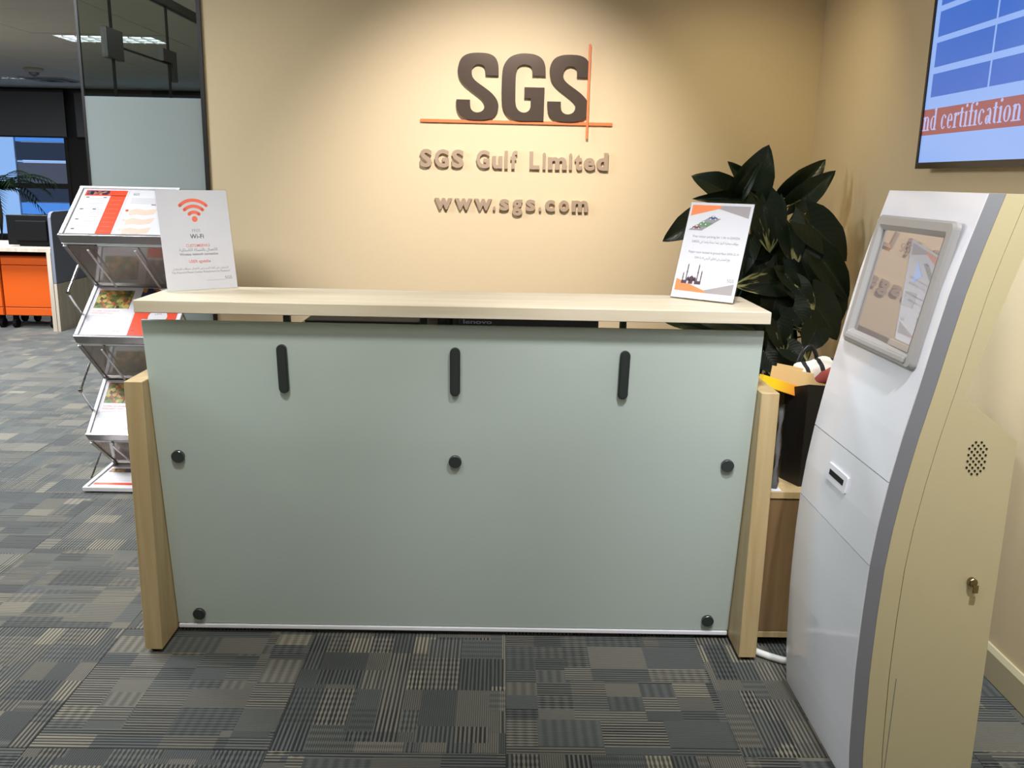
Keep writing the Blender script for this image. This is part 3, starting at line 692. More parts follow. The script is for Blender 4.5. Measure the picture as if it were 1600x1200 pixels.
# local page axes: x runs along -Y (towards the camera), y up, facing -X
TW, THt = 1.23, .71
obj('housing', bx(0, -TW, 0, .03, 0, THt, .003), 'blackgloss', tv)
b = nb()
for a in ((-TW, 0, 0, .02), (-TW, THt-.012, 0, THt), (-.012, .02, 0, THt-.012), (-TW, .02, -TW+.012, THt-.012)): box(b, -.006, a[0], a[1], 0, a[2], a[3])
obj('bezel', b, 'blackgloss', tv)
obj('wall_mount', bx(.03, -.85, .2, XR-1.555, -.4, .5), 'black', tv)
p = Page(); W0, W1, H0, H1 = .012, TW-.012, .02, THt-.012
p.slab(W0, H0, W1, H1, 'tvpale', .001)
p.rect(W0, .109, W1, .193, 'tvband', 1)
for z, z2 in ((.231, .305), (.326, .403), (.421, .500), (.518, .595), (.613, .685)):
    hgt = z2-z
    p.rect(.044, z, .4, z+hgt, 'tvblue', 1); p.rect(.41, z, .78, z+hgt, 'tvblue', 1); p.rect(.79, z, 1.18, z+hgt, 'tvblue', 1)
# serif caption: built from round and stem strokes
def serif_text(p, s, x, y, h, m, ex=1.0):
    x_org = x; n_org = len(p.bm.verts)
    xh = h*.66; st = h*.13; th_ = h*.05
    def ring(cx, cy, rx, ry, a0=0, a1=360, n=22):
        a0, a1 = math.radians(a0), math.radians(a1)
        for k in range(n):
            q = []
            for t_, o in ((a0+(a1-a0)*k/n, 1), (a0+(a1-a0)*(k+1)/n, 1), (a0+(a1-a0)*(k+1)/n, 0), (a0+(a1-a0)*k/n, 0)):
                ix = rx-(th_+(st-th_)*abs(math.cos(t_))); iy = ry-(th_+(st-th_)*abs(math.cos(t_))*.25)
                q.append((cx+(rx if o else ix)*math.cos(t_), cy+(ry if o else iy)*math.sin(t_)))
            p.poly(q, m, 2)
    def stem(x_, y0, y1, top=True, bot=True):
        p.rect(x_, y0, x_+st, y1, m, 2)
        if bot: p.rect(x_-st*.55, y0, x_+st*1.55, y0+th_, m, 2)
        if top: p.poly([(x_-st*.6, y1-h*.07), (x_, y1-h*.1), (x_+st, y1), (x_+st*.6, y1)], m, 2)
    for ch in s:
        if ch == ' ': x += h*.27; continue
        if ch == 'n':
            stem(x+st*.4, y, y+xh); ring(x+h*.27, y+xh*.62, h*.18, xh*.38, 0, 170); stem(x+h*.45-st, y, y+xh*.62, False); x += h*.56
        elif ch == 'd':
            ring(x+h*.22, y+xh*.5, h*.21, xh*.5); stem(x+h*.42-st, y, y+h, True, False); p.rect(x+h*.42, y, x+h*.49, y+th_, m, 2); x += h*.54
        elif ch in 'ce':
            ring(x+h*.2, y+xh*.5, h*.19, xh*.5, 45, 315)
            if ch == 'c': p.disc(x+h*.31, y+xh*.8, st*.45, m, 2, 12)
            else: ring(x+h*.2, y+xh*.5, h*.19, xh*.5, 0, 60, 8); p.rect(x+h*.05, y+xh*.5, x+h*.38, y+xh*.5+th_, m, 2)
            x += h*.45
        elif ch == 'r':
            stem(x+st*.4, y, y+xh); ring(x+h*.27, y+xh*.7, h*.14, xh*.3, 60, 160, 10); p.disc(x+h*.33, y+xh*.9, st*.5, m, 2, 12); x += h*.39
        elif ch == 't': p.rect(x+h*.08, y+th_, x+h*.08+st, y+xh*1.28, m, 2); p.rect(x, y+xh-th_, x+h*.28, y+xh, m, 2); ring(x+h*.2, y+xh*.2, h*.12, xh*.2, 180, 310, 8); x += h*.33
        elif ch == 'i': stem(x+st*.5, y, y+xh); p.disc(x+st, y+h*.9, st*.6, m, 2, 12); x += h*.3
        elif ch == 'f': p.rect(x+h*.08, y, x+h*.08+st, y+h*.8, m, 2); p.rect(x+h*.02, y, x+h*.28, y+th_, m, 2); p.rect(x, y+xh-th_, x+h*.28, y+xh, m, 2); ring(x+h*.22, y+h*.8, h*.14, h*.2, 60, 180, 10); x += h*.33
        elif ch == 'o': ring(x+h*.22, y+xh*.5, h*.21, xh*.5); x += h*.5
        elif ch == 'a': ring(x+h*.15, y+xh*.28, h*.14, xh*.28); p.rect(x+h*.28-st*.4, y+th_, x+h*.28+st*.6, y+xh*.75, m, 2); ring(x+h*.19, y+xh*.72, h*.15, xh*.28, 0, 150, 10); p.rect(x+h*.3, y, x+h*.4, y+th_, m, 2); x += h*.43
    p.bm.verts.ensure_lookup_table()
    for v in p.bm.verts[n_org:]: v.co.x = x_org+(v.co.x-x_org)*ex
    return x
serif_text(p, 'nd certification c', .014, .124, .07, 'tvtext', 1.3)
o = p.build('screen', tv); frame_matrix(o, Vector((-.0015, 0, 0)), (0, -1, 0), (0, 0, 1))

# ------------------------------------------------------------------ check-in kiosk
ang = math.radians(-90); ku = Vector((math.cos(ang), math.sin(ang), 0)); kb_ = Vector((-ku.y, ku.x, 0))
kio = thing('information_kiosk', 'tall white curved touch screen kiosk at the right wall', 'kiosk', (.982, -.093, 0), ang)
# local frame: x = across the front (left to right), y = depth (towards the back), z up
KP = [(0, 0.0), (.124, -.011), (.324, -.018), (.46, -.0175), (.586, -.014), (.68, -.006), (.78, .007), (.89, .025), (.995, .046), (1.1, .065), (1.214, .087), (1.31, .112), (1.404, .138)]
def vz(z):
    for (z0, v0), (z1, v1) in zip(KP, KP[1:]):
        if z <= z1+1e-6: return v0+(v1-v0)*(z-z0)/(z1-z0)
    return KP[-1][1]
KW = .505; ZS = sorted(set([0.0, 1.404, .582, .779]+[round(.0+.052*k, 3) for k in range(27)]))
def strip(bm, u0, o0, u1, o1, z0, z1, t=.0):
    zs = [z for z in ZS if z0 <= z <= z1]
    if zs[0] > z0: zs.insert(0, z0)
    if zs[-1] < z1: zs.append(z1)
    pr = None
    for z in zs:
        a = bm.verts.new((u0, vz(z)+o0, z)); c = bm.verts.new((u1, vz(z)+o1, z))
        if pr: bm.faces.new((pr[0], pr[1], c, a))
        pr = (a, c)
def solid_strip(u0, u1, o0, o1, z0, z1):
    """curved slab between front offset o0 and back offset o1"""
    bm = nb(); zs = [z for z in ZS if z0 < z < z1]; zs = [z0]+zs+[z1]; R_ = []
    for z in zs: R_.append([bm.verts.new(q) for q in ((u0, vz(z)+o0, z), (u1, vz(z)+o0, z), (u1, vz(z)+o1, z), (u0, vz(z)+o1, z))])
    for a, c in zip(R_, R_[1:]):
        for k in range(4): bm.faces.new((a[k], a[(k+1) % 4], c[(k+1) % 4], c[k]))
    bm.faces.new(R_[0][::-1]); bm.faces.new(R_[-1]); bmesh.ops.recalc_face_normals(bm, faces=list(bm.faces)); return bm
# main body (side profile extruded across): behind the trim
prof = [(vz(z)+.075, z) for z in ZS]
rear = [(.250, 1.404), (.222, 1.28), (.141, .980), (.268, .883), (.272, .5), (.28, 0)]
b = nb(); prism(b, prof+rear, 'x', .0, KW-.001); obj('body', b, 'kbeige', kio)
obj('side_flange', solid_strip(KW-.02, KW, .028, .073, 0, 1.404), 'kbeige', kio); obj('side_flange', solid_strip(0, .02, .028, .073, 0, 1.404), 'kbeige', kio)
obj('inner_frame', solid_strip(.02, KW-.02, .012, .074, 0.001, 1.402), 'dark', kio)
for u0, u1, d0, d1 in ((KW-.016, KW, .002, .028), (0, .016, .028, .002)):
    bm = nb(); R_ = []
    for z in ZS: R_.append([bm.verts.new(q) for q in ((u0, vz(z)+d0, z), (u1, vz(z)+d1, z), (u1, vz(z)+.0285, z), (u0, vz(z)+.0285, z))])
    for a, c in zip(R_, R_[1:]):
        for k in range(4): bm.faces.new((a[k], a[(k+1) % 4], c[(k+1) % 4], c[k]))
    bm.faces.new(R_[0][::-1]); bm.faces.new(R_[-1]); bmesh.ops.recalc_face_normals(bm, faces=list(bm.faces)); obj('edge_trim', bm, 'kgrey', kio)
for nm, z0, z1 in (('lower_panel', .004, .5805), ('card_panel', .5835, .7775), ('screen_panel', .7805, 1.404)):
    o = obj(nm, solid_strip(.0165, KW-.0165, 0, .012, z0, z1), 'kwhite', kio, smooth=False)
def kfront(z): 
    d = Vector((0, vz(z+.02)-vz(z-.02), .04)).normalized(); return d
# bezel with screen, lying on the tilted front
zc = 1.182; yd = kfront(zc); org = Vector((.256, vz(zc), zc))
hb, hw = .164, .198
def rrect(hw_, hh_, r_, n=5):
    out = []
    for cx_, cy_, a0 in ((hw_-r_, hh_-r_, 0), (-hw_+r_, hh_-r_, 90), (-hw_+r_, -hh_+r_, 180), (hw_-r_, -hh_+r_, 270)):
        for k in range(n+1): a = math.radians(a0+90*k/n); out.append((cx_+r_*math.cos(a), cy_+r_*math.sin(a)))
    return out
SX, SY = .160, .128
b = nb(); o1 = rrect(hw, hb, .016); o2 = rrect(hw-.006, hb-.006, .012); i1 = rrect(SX, SY, .002); i0 = rrect(SX+.012, SY+.012, .006)
loops = [(o1, -.002), (o1, .008), (o2, .014), (i0, .014), (i1, .006), (i1, -.002)]
rings = [[b.verts.new((x, y, z)) for x, y in L] for L, z in loops]
for a, c in zip(rings, rings[1:]):
    n = len(a)
    for k in range(n): b.faces.new((a[k], a[(k+1) % n], c[(k+1) % n], c[k]))
bmesh.ops.recalc_face_normals(b, faces=list(b.faces))
o = obj('screen_bezel', b, 'kbezel', kio); frame_matrix(o, org, (1, 0, 0), yd)
bz = o
b = nb(); box(b, -SX-.01, -hb+.010, .0135, SX+.01, -hb+.026, .0205, .004, 2); o = obj('bezel_ledge', b, 'kbezel', kio); frame_matrix(o, org, (1, 0, 0), yd)
p = Page(); p.slab(-SX, -SY, SX, SY, 'kscreen', .002)
p.text('SGS', -.01, .082, .022, 'kgreytext', 'c', .058); p.poly([(.075, .07), (.118, .038), (.078, .018)], 'kbluetri', 1); p.disc(-.105, .085, .011, 'kor', 1)
p.rect(.06, -.035, .12, .0, 'kgreytext', 1)
o = p.build('touch_screen', kio); tw = math.radians(1.4); xs_ = Vector((math.cos(tw), -math.sin(tw), 0)); ys_ = (yd-xs_*yd.dot(xs_)).normalized(); frame_matrix(o, org+Vector((1, 0, 0)).cross(yd)*.0065, xs_, ys_)
# card slot
zs_ = .703; yd2 = kfront(zs_); og = Vector((.236, vz(zs_), zs_))
b = nb(); prism(b, rrect(.063, .0215, .004), 'z', 0, .005); o = obj('card_slot_plate', b, 'kwhite', kio); frame_matrix(o, og, (1, 0, 0), yd2)
b = nb(); box(b, -.046, -.006, .004, .046, .008, .0056); o = obj('card_slot', b, 'hole', kio); frame_matrix(o, og, (1, 0, 0), yd2)
# speaker holes on the visible side: rows of small recessed dots, joined
b = nb()
for r_ in range(11):
    for c_ in range(4):
        yy = .166+.0125*c_+(.0062 if r_ % 2 else 0); zz = .808+.0072*r_
        if r_ in (0, 10) and c_ in (0, 3): continue
        if r_ % 2 and c_ == 3: continue
        cyl(b, (KW-.002, yy, zz), (KW+.0004, yy, zz), .0024, 8)
o = obj('speaker_hole', b, 'hole', kio); o['kind'] = 'stuff'
b = nb(); cyl(b, (KW, .213, .556), (KW+.012, .213, .556), .010, 18, .002); obj('lock', b, 'brass', kio)
b = nb(); box(b, KW+.012, .211, .533, KW+.0145, .224, .552, .001); obj('key', b, 'brass', kio)
obj('door_seam', bx(KW-.001, .073, .05, KW+.0003, .0742, .31), 'kgrey', kio)

# ------------------------------------------------------------------ brochure stand
SL, SR = -1.735, -1.297
bs = thing('brochure_stand', 'silver zigzag brochure stand with four sloping trays behind the desk', 'stand', (SL, 1.36, 0))
TR_ = [((1.365, 1.143), (1.60, 1.333)), ((1.417, .702), (1.66, .895)), ((1.446, .247), (1.67, .458)), ((1.365, .014), (1.70, .030))]
WS = SR-SL
def tray_axes(k):
    (y0, z0), (y1, z1) = TR_[k]; d = Vector((0, y1-y0, z1-z0)); return Vector((0, y0-1.36, z0)), d.normalized(), d.length
for k in range(4):
    og, d, L_ = tray_axes(k)
    o = obj('tray', bx(0, 0, -.006, WS, L_, 0, .001, 1), 'traymetal', bs); frame_matrix(o, og, (1, 0, 0), d)
    for xx in (0, WS-.016):
        r_ = obj('side_rail', bx(xx, 0, 0, xx+.016, L_, .012, .002), 'whitemetal', o)
    if k < 3:
        obj('front_lip', bx(-.002, -.012, -.034, WS+.002, -.0, .012, .002), 'alu', o); obj('lip_bead', bx(-.002, -.014, -.04, WS+.002, -.001, -.034, .002), 'whitemetal', o)
        obj('back_rail', bx(0, L_-.012, 0, WS, L_, .014, .002), 'whitemetal', o)
    else:
        obj('front_lip', bx(0, -.01, -.008, WS, 0, .012, .002), 'whitemetal', o)
for k in range(3):
    (y0, z0) = TR_[k][0]; y0 += .022; z0 -= .042; (y1, z1) = TR_[k+1][1]
    d = Vector((0, y1-y0, z1-z0)); L_ = d.length; d.normalize()
    o = obj('back_panel', bx(.016, .006, -.003, WS-.016, L_-.006, 0), 'acrydark', bs); frame_matrix(o, Vector((0, y0-1.36, z0)), (1, 0, 0), d)
    for xx in (0, WS-.016): obj('panel_rail', bx(xx, 0, -.008, xx+.016, L_, .004, .001, 1), 'alu', o)
    obj('bottom_bar', bx(0, L_-.02, -.012, WS, L_-.002, .006, .002), 'alu', o)
    for xx in (.10, .30): obj('stay', bx(xx, .01, -.02, xx+.008, L_-.01, -.016), 'whitemetal', o)
    # folding links left and right
    ym, zm = (y0+y1)/2-1.36, (z0+z1)/2
    for xx in (-.008, WS+.008):
        if k < 2:
            (a0, b0), (a1, b1) = TR_[k+1]; tm_ = (a0*.5+a1*.5-1.36, b0*.7+b1*.3)
            b = nb(); tube(b, [(xx, ym, zm), (xx, ym-.115, zm-.107)], .005, 8); obj('link_rod', b, 'chrome', bs)
            b = nb(); tube(b, [(xx, ym-.115, zm-.107), (xx, tm_[0], tm_[1])], .005, 8); obj('link_rod', b, 'chrome', bs)
            b = nb(); cyl(b, (xx-.006, ym-.115, zm-.107), (xx+.006, ym-.115, zm-.107), .009, 12); obj('hinge_pin', b, 'chrome', bs)
        else:
            b = nb(); tube(b, [(xx, ym, zm), (xx, ym-.12, .03)], .004, 8); obj('link_rod', b, 'chrome', bs)
def brochure(label, k, x0, s0, w_, h_, fn, lift=.002):
    og, d, L_ = tray_axes(k); n_ = Vector((1, 0, 0)).cross(d)
    p = Page(.003); p.slab(0, 0, w_, h_, 'paper', .003); fn(p, w_, h_)
    o = p.build('brochure'); frame_matrix(o, Vector((SL+x0, 1.36, 0))+og+d*s0+n_*(lift+.003), (1, 0, 0), d)
    tag(o, label, 'brochure', 'brochures on the zigzag stand'); return o
def br_orange(p, w_, h_):
    p.rect(.015, .245, w_-.008, h_-.008, 'red'); p.rect(w_-.075, .0, w_-.008, .25, 'red'); p.rect(.022, .252, .068, .279, 'night', 2); p.rect(.07, .252, .118, .279, 'night', 2)
    for k in range(7):
        y = .225-.029*k
        p.rect(.03, y, .12-(k % 3)*.01, y+.002, 'lgrey'); p.rect(.03, y-.006, .11, y-.0045, 'lgrey'); p.rect(.03, y-.012, .115, y-.0105, 'lgrey')
    for x, y in ((.025, .232), (.1, .232), (.02, .155), (.075, .155), (.02, .09), (.02, .03)): p.rect(x, y, x+.014, y+.006, 'dgrey', 2)
    for k in range(8): p.rect(w_-.068, .02+.028*k, w_-.016, .022+.028*k, 'salmon', 2)
def br_map(p, w_, h_):
    p.text('SGS', .02, h_-.035, .014, 'dgrey', 'l', .026)
    for k in range(5): p.rect(.02, h_-.055-.008*k, w_-.015, h_-.0565-.008*k, 'lgrey')
    for k in range(3):
        y = .155-.06*k
        p.poly([(.03, y), (.06, y+.012), (.1, y+.002), (.15, y+.015), (.14, y-.02), (.1, y-.03), (.06, y-.026), (.035, y-.034)], 'peach'); p.disc(.02, y-.002, .007, 'red' if k == 0 else 'peach', 2, 14)
    p.rect(.115, .19, .135, .195, 'maroon')
def br_fruit(p, w_, h_):
    p.rect(.014, .162, w_-.03, .274, 'fruit')
    p.text('GLOBAL EXCELLENCE', .016, .142, .008, 'pink', 'l', .12, .01); p.text('FOOD SAFETY PLAN', .016, .128, .008, 'pink', 'l', .095, .01)
    for k in range(2): p.rect(.016, .118-.006*k, .14-.04*k, .1195-.006*k, 'lgrey')
    p.text('SGS', w_-.035, .022, .012, 'lgrey', 'r', .028)
def br_red(p, w_, h_):
    p.rect(.004, .178, w_-.004, h_-.004, 'bluephoto'); p.rect(.003, .0, w_-.006, .168, 'red'); p.disc(.11, .115, .042, 'paper', 2, 28); p.text('LIMS', .11, .128, .010, 'mgrey', 'c', .03, layer=3)
    p.rect(.012, .03, .03, .034, 'maroon', 2)
def br_base(p, w_, h_):
    p.rect(.01, .19, w_-.01, .235, 'night'); p.rect(.02, .195, .08, .23, 'fruit', 2); p.rect(.006, .035, w_-.004, .06, 'red')
    for k in range(4): p.rect(.03, .09+.02*k, w_-.06, .092+.02*k, 'lgrey')
brochure('leaflet with orange L-shaped block on the top tray', 0, .018, .002, .203, .29, br_orange)
brochure('pale leaflet with peach map shapes on the top tray', 0, .222, .002, .2, .288, br_map)
brochure('white leaflet with fruit photo on the second tray from top', 1, .018, .002, .203, .295, br_fruit)
brochure('orange red leaflet with white circle on the second tray', 1, .222, .002, .2, .295, br_red)
brochure('white leaflet with fruit photo on the third tray down', 2, .018, .002, .203, .29, br_fruit)
brochure('white leaflet with red stripe on the lowest tray', 3, .018, .004, .40, .26, br_base)

# ------------------------------------------------------------------ plant in the corner
pl = thing('potted_pothos', 'large dark green climbing pothos in the corner behind the kiosk', 'plant', (1.24, 1.42, 0))
PO = Vector((1.24, 1.42, 0))
b = nb(); lathe(b, [(.11, 0), (.15, .04), (.17, .26), (.185, .27), (.185, .31), (.165, .31), (.16, .27)], 28); obj('pot', b, 'pot', pl, True)
b = nb(); lathe(b, [(.155, .26), (.155, .275)], 24); obj('soil', b, 'moss', pl)
b = nb(); tube(b, [(0, 0, .26), (.01, 0, .7), (0, .01, 1.25)], .045, 12); obj('moss_pole', b, 'moss', pl, True)
def leaf_mesh(seed, fold=.35, droop=.25, asym=0.):
    rnd = random.Random(seed); bm = nb(); uvl = bm.loops.layers.uv.new('UVMap'); nl, nw = 12, 4; grid = []
    cf = math.cos(fold); sf = math.sin(fold)
    for i in range(nl+1):
        t = i/nl
        wd = .5*(math.sin(math.pi*min(1, t)**.52)**.72)*(1-.12*t) if 0 < t < 1 else .0
        if i == 0: wd = .3
        row = []
        for j in range(-nw, nw+1):
            s = j/nw; x = s*wd*cf; lift = abs(s)*wd*sf
            y = t-(.16*abs(s)**1.5*(1-t)**3*2.2 if t < .45 else 0)       # heart lobes behind the stalk
            z = lift-droop*t*t+.02*math.sin(9*t+3*s+seed)*abs(s)
            row.append((bm.verts.new((x, y, z)), (s*.5+.5, t)))
        grid.append(row)
    for a, c in zip(grid, grid[1:]):
        for j in range(2*nw):
            q = (a[j], a[j+1], c[j+1], c[j])
            try: f = bm.faces.new([v for v, _ in q])
            except ValueError: continue
            f.smooth = True
            for lp, (_, uv) in zip(f.loops, q): lp[uvl].uv = uv
    me = D.meshes.new('leaf'); bm.to_mesh(me); bm.free(); return me
LM = {}
for vi, m in enumerate(('leaf', 'vleaf')):
    for s in range(3):
        me = leaf_mesh(s*5+vi, .25+.14*s, .16+.1*s); me.materials.append(MW[m]); LM[(m, s)] = me
stems = nb()
def leaf(base, tip, wid, kind, facing, petiole=True, s=0):
    base = Vector(base); tip = Vector(tip); ya = (tip-base); L_ = ya.length; ya.normalize()
    za = (facing-ya*facing.dot(ya)).normalized(); xa = ya.cross(za)
    me = LM[('vleaf' if kind == 1 else 'leaf', s)]
    o = link('leaf', me, pl); m = Matrix((xa*wid*1.15, ya*L_, za*L_*.8)).transposed().to_4x4(); m.translation = base-PO; o.matrix_local = m
    if petiole:
        root = Vector((PO.x+random.uniform(-.03, .03), PO.y-.02, max(.35, base.z-random.uniform(.12, .3))))
        mid = (root+base)/2+Vector((0, -.02, .05)); tube(stems, [root-PO, mid-PO, base+ya*.02-PO], .004, 6)
HL = [(1.164,1.4,1.365,1.226,1.568,0.160,0),(1.184,1.5,1.391,1.103,1.503,0.090,0),(1.131,1.36,1.379,1.170,1.489,0.061,2),(1.107,1.45,1.361,0.935,1.448,0.140,0),(1.158,1.4,1.347,0.940,1.353,0.071,0),(1.363,1.45,1.361,1.483,1.518,0.135,0),(1.377,1.4,1.335,1.510,1.475,0.103,0),(0.951,1.3,1.267,0.799,1.185,0.120,0),(1.190,1.25,1.325,1.229,1.150,0.152,1),(1.292,1.22,1.257,1.326,1.086,0.116,1),(1.371,1.2,1.259,1.534,1.129,0.168,0),(1.419,1.15,1.123,1.532,0.970,0.130,0),(1.174,1.32,1.210,1.309,1.119,0.178,0),(1.265,1.15,1.030,1.078,1.021,0.125,1),(1.263,1.12,1.064,1.321,0.988,0.074,1),(1.304,1.1,1.021,1.374,0.935,0.091,1),(1.374,1.1,0.961,1.492,0.820,0.168,0),(1.211,1.0,0.890,1.239,0.771,0.113,1),(1.283,1.05,0.940,1.338,0.864,0.111,1),(1.250,0.95,0.791,1.314,0.749,0.088,1),(1.462,1.2,1.002,1.508,0.816,0.163,0),(1.368,1.0,0.860,1.317,0.783,0.108,0),(1.244,1.3,1.120,1.145,1.010,0.157,0),(1.203,1.2,0.944,1.161,0.809,0.147,0),(1.250,1.15,0.991,1.221,0.872,0.145,0),(0.949,1.0,0.898,1.128,0.863,0.092,0),(0.844,1.1,0.873,1.001,0.844,0.078,0),(1.174,1.0,0.767,1.231,0.691,0.116,0),(1.344,1.2,1.130,1.386,1.027,0.144,0),(1.306,1.3,1.174,1.194,1.065,0.145,0),(1.426,1.25,1.141,1.499,1.076,0.138,0)]
for i, (bx_, Y_, bz_, tx_, tz_, wd_, kd_) in enumerate(HL):
    fc = Vector((random.uniform(-.25, .1), -1, random.uniform(.1, .5)))
    leaf((bx_, Y_, bz_), (tx_, Y_-.05, tz_), wd_, kd_, fc, True, i % 3)
rl = random.Random(21)
for i in range(46):
    z = .42+.9*rl.random(); a = rl.uniform(-math.pi*.95, -.05*math.pi); r0 = rl.uniform(.08, .2)
    base = Vector((PO.x+r0*math.cos(a)*1.05, PO.y+r0*math.sin(a)*.9, z)); L_ = rl.uniform(.14, .22)
    tip = base+Vector((math.cos(a)*.45, math.sin(a)*.35, -.75-.3*rl.random())).normalized()*L_
    if tip.x > 1.56 or base.x > 1.5: continue
    leaf(base, tip, L_*rl.uniform(.6, .75), 1 if rl.random() < .2 else 0, Vector((math.cos(a)*.6, math.sin(a)-.35, .35)), True, i % 3)
obj('stem', stems, 'stem', pl, True)

# ------------------------------------------------------------------ cabinet with bag beside the desk
t = thing('low_cabinet', 'brown wooden cabinet between the desk end and the kiosk', 'cabinet', (.945, .095, 0))
obj('body', bx(0, .018, .03, .42, .5, .49, .001, 1), 'cabwood', t); obj('top', bx(-.008, -.004, .49, .428, .5, .512, .001, 1), 'maplev', t)
obj('door', bx(.004, 0, .05, .416, .017, .486, .001, 1), 'cabwood', t); obj('plinth', bx(.02, .04, 0, .4, .48, .03), 'black', t); obj('bottom_strip', bx(0, -.002, .03, .42, .017, .048), 'maplev', t)
CT = .512
t = thing('paper_shopping_bag', 'black paper bag with loop handle standing on the brown cabinet', 'bag', (1.05, .14, CT), math.radians(14))
b = nb(); W_, D_, H_ = .30, .17, .312
out = [(0, 0), (.10, -.004), (W_, 0), (W_, D_), (.0, D_), (-.012, D_*.5)]; inn = [(.003, .003), (.10, -.001), (W_-.003, .003), (W_-.003, D_-.003), (.003, D_-.003), (-.009, D_*.5)]
r0 = [b.verts.new((x, y, 0)) for x, y in out]; r1 = [b.verts.new((x*1.0-.012*(i in (4, 5)), y*1.04-.004, H_+(.0 if i else .01)-(.02 if i == 5 else 0))) for i, (x, y) in enumerate(out)]
r2 = [b.verts.new((v.co.x+(inn[i][0]-out[i][0]), v.co.y+(inn[i][1]-out[i][1]), v.co.z)) for i, v in enumerate(r1)]; r3 = [b.verts.new((x, y, .004)) for x, y in inn]
for a, c in ((r0, r1), (r1, r2), (r2, r3)):
    for k in range(6): b.faces.new((a[k], a[(k+1) % 6], c[(k+1) % 6], c[k]))
b.faces.new(r0[::-1]); b.faces.new(r3); bmesh.ops.recalc_face_normals(b, faces=list(b.faces)); obj('bag_body', b, 'bag', t)
b = nb(); tube(b, [(.10-.042*math.cos(math.pi*k/14), D_-.006, .28+.125*math.sin(math.pi*k/14)) for k in range(15)], .007, 8); obj('handle', b, 'bag', t, True)
for k in range(3): obj('printed_line', bx(.03, -.0056, .075-.024*k, .2, -.0046, .0765-.024*k), 'baggrey', t)
def card(name, label, cat, tl, xa, w_, h_, th, mat, grp=None):
    xa = Vector(xa).normalized(); ya = Vector((0, .12, 1)); ya = (ya-xa*ya.dot(xa)).normalized()
    o = obj(name, bx(0, -h_, -th, w_, 0, 0, .0006, 1), mat); frame_matrix(o, Vector(tl), xa, ya); return tag(o, label, cat, grp)
card('yellow_box', 'flat yellow and red card box poking out left of the black bag', 'box', (.928, .175, .853), (.93, .10, -.30), .155, .032, .035, 'yellow')
card('envelope', 'tan manila envelope in the black bag, nearer one', 'envelope', (.972, .245, .868), (.94, .22, -.20), .21, .075, .004, 'manila', 'manila envelopes in the black bag')
card('envelope', 'tan manila envelope behind the nearer one in the bag', 'envelope', (.992, .262, .872), (.94, .22, -.20), .21, .08, .004, 'manila', 'manila envelopes in the black bag')
b = nb(); bmesh.ops.create_icosphere(b, subdivisions=4, radius=1)
for v in b.verts:
    n_ = 1+.09*math.sin(7*v.co.x+2*v.co.z)+.06*math.sin(11*v.co.y+5*v.co.x); v.co = Vector((v.co.x*.10*n_, v.co.y*.03*n_, v.co.z*.05*n_))
o = obj('folded_scarf', b, 'scarf', None, True); o.location = (1.155, .305, .832); tag(o, 'cream, black and red patterned scarf bundled on top of the bag', 'scarf')
b = nb(); R_ = []
for i in range(13):
    z = CT+.002+.265*i/12; R_.append([b.verts.new((.958+.003*math.sin(5*i+j)+.006*j, .112+.003*math.cos(3*i+2*j), z)) for j in range(4)])
for a, c in zip(R_, R_[1:]):
    for j in range(3): b.faces.new((a[j], a[j+1], c[j+1], c[j]))
bmesh.ops.solidify(b, geom=list(b.faces), thickness=.002)
o = obj('plastic_sleeve', b, 'plasticbag', None, True); tag(o, 'crumpled grey plastic sleeve between the desk end and black bag', 'plastic')
o = obj('paper_sheet', bx(.94, .093, CT+.0005, .985, .17, CT+.0022), 'paper'); tag(o, 'small white paper on the cabinet beside the black bag', 'paper')
b = nb(); tube(b, [(.90, .07, .012), (.94, .03, .012), (.965, .01, .012), (1.0, -.012, .012), (1.06, -.03, .012), (1.12, .0, .012)], .011, 10); o = obj('power_cable', b, 'cable', None, True); tag(o, 'white cable on the carpet between the desk and kiosk', 'cable')

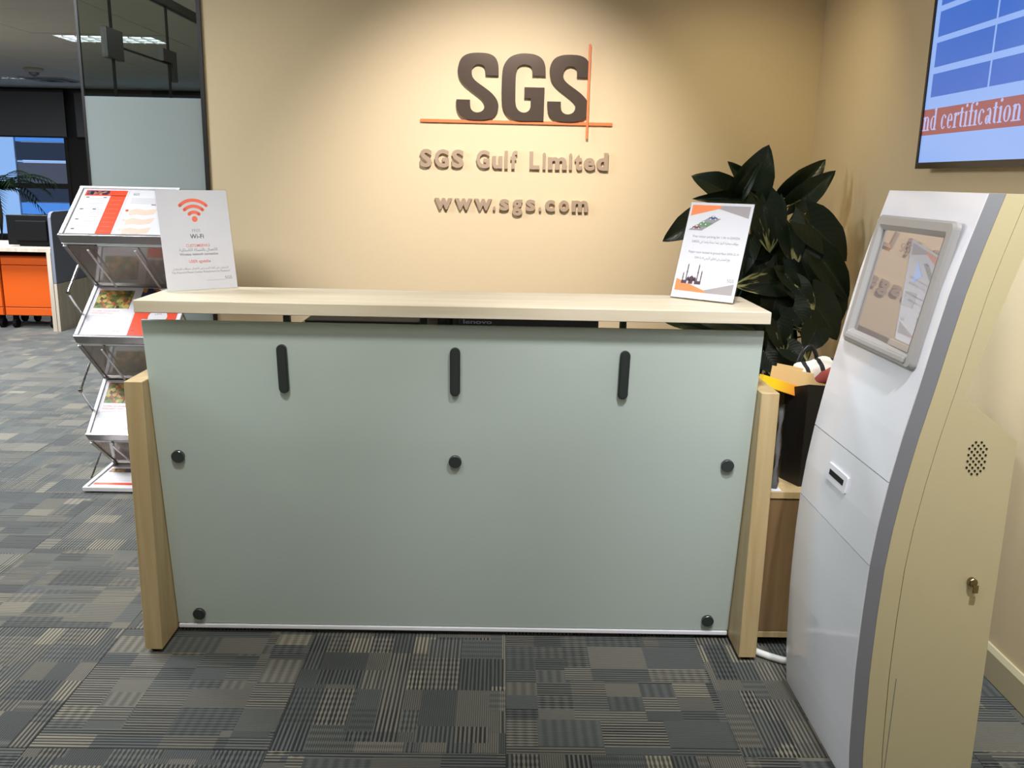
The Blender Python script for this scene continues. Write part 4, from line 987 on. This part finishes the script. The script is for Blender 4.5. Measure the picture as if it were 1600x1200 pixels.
# ------------------------------------------------------------------ office furniture at the far left
t = thing('office_desk', 'far office desk with light top, oak end panel and orange front', 'desk', (-3.81, 5.4, 0))
obj('desktop', bx(-2.4, -.0, .70, 0, .80, .735, .002, 1), 'maplegrey', t)
obj('leg_frame', bx(-.045, -.005, 0, -.008, .03, .70, .001, 1), 'maplegrey', t); obj('end_panel', bx(-.006, .0, 0, .02, .80, .425, .001, 1), 'maplegrey', t)
b = nb(); prism(b, [(.0, .43), (.80, .43), (.80, 1.05), (.06, 1.05), (.02, 1.035), (.0, 1.0)], 'x', -.006, .02); obj('privacy_screen', b, 'greyfelt', t)
obj('modesty_panel', bx(-2.4, .62, .22, -.05, .64, .70), 'black', t)
for k in range(2):
    q = thing('pedestal_drawers', ['orange drawer pedestal under the far desk, nearest the end panel', 'orange drawer pedestal under the far desk, at the left frame edge'][k], 'drawers', (-4.10-.46*k, 5.50, 0), 0, 'orange pedestals under the far desk')
    obj('body', bx(-.22, .012, .12, .22, .5, .655, .002, 1), 'orangecab', q); obj('drawer_front', bx(-.218, 0, .20, .218, .0115, .57, .002, 1), 'orangecab', q); obj('drawer_front', bx(-.218, 0, .578, .218, .0115, .653, .002, 1), 'orangecab', q)
    obj('drawer_front', bx(-.218, 0, .125, .218, .0115, .192, .002, 1), 'orangecab', q)
    for sx in (-.17, .17):
        for sy in (.07, .44):
            b = nb(); cyl(b, (sx-.015, sy, .045), (sx+.015, sy, .045), .045, 14); c_ = obj('caster', b, 'black', q)
            obj('fork', bx(sx-.02, sy-.015, .07, sx+.02, sy+.015, .12), 'black', c_)
t = thing('office_monitor', 'black monitor back on the far desk beside the grey screen', 'monitor', (-4.05, 5.6, .735))
obj('housing', bx(-.22, -.03, .012, .235, .02, .275, .006), 'black', t); obj('foot', bx(-.12, -.03, 0, .12, .1, .012), 'black', t)
obj('rear_cover', bx(-.14, -.05, .05, .14, -.03, .23, .01), 'black', t)
# palm by the window
pm_ = thing('potted_palm', 'dark leafy palm by the far left window', 'plant', (-6.35, 9.2, 0))
b = nb(); lathe(b, [(.14, 0), (.18, .32), (.2, .34), (.18, .34)], 20); obj('pot', b, 'dark', pm_, True)
b = nb(); tube(b, [(0, 0, .3), (.02, 0, .8), (0, 0, 1.2)], .03, 8); obj('trunk', b, 'moss', pm_, True)
rp = random.Random(5)
for k in range(16):
    a = 2*math.pi*k/16+rp.uniform(-.2, .2); Lf = rp.uniform(.55, .85); up_ = rp.uniform(.2, .75); b = nb(); prev = None
    pts = []
    for i in range(9):
        s = i/8; pts.append(Vector((math.cos(a)*Lf*s, math.sin(a)*Lf*s, 1.15+rp.uniform(-.0, .01)+up_*s-.7*s*s*.8)))
    for i in range(1, 9):
        d = (pts[i]-pts[i-1]).normalized(); side = d.cross(Vector((0, 0, 1))).normalized()
        for sg in (-1, 1):
            for q in range(2):
                p0 = pts[i-1].lerp(pts[i], q*.5); tipp = p0+side*sg*.2*(1-.07*i)+d*.1+Vector((0, 0, -.05)); wv = d*.016
                b.faces.new([b.verts.new(x) for x in (p0-wv, p0+wv, tipp)])
    tube(b, pts, .005, 5); obj('frond', b, 'leaf', pm_)
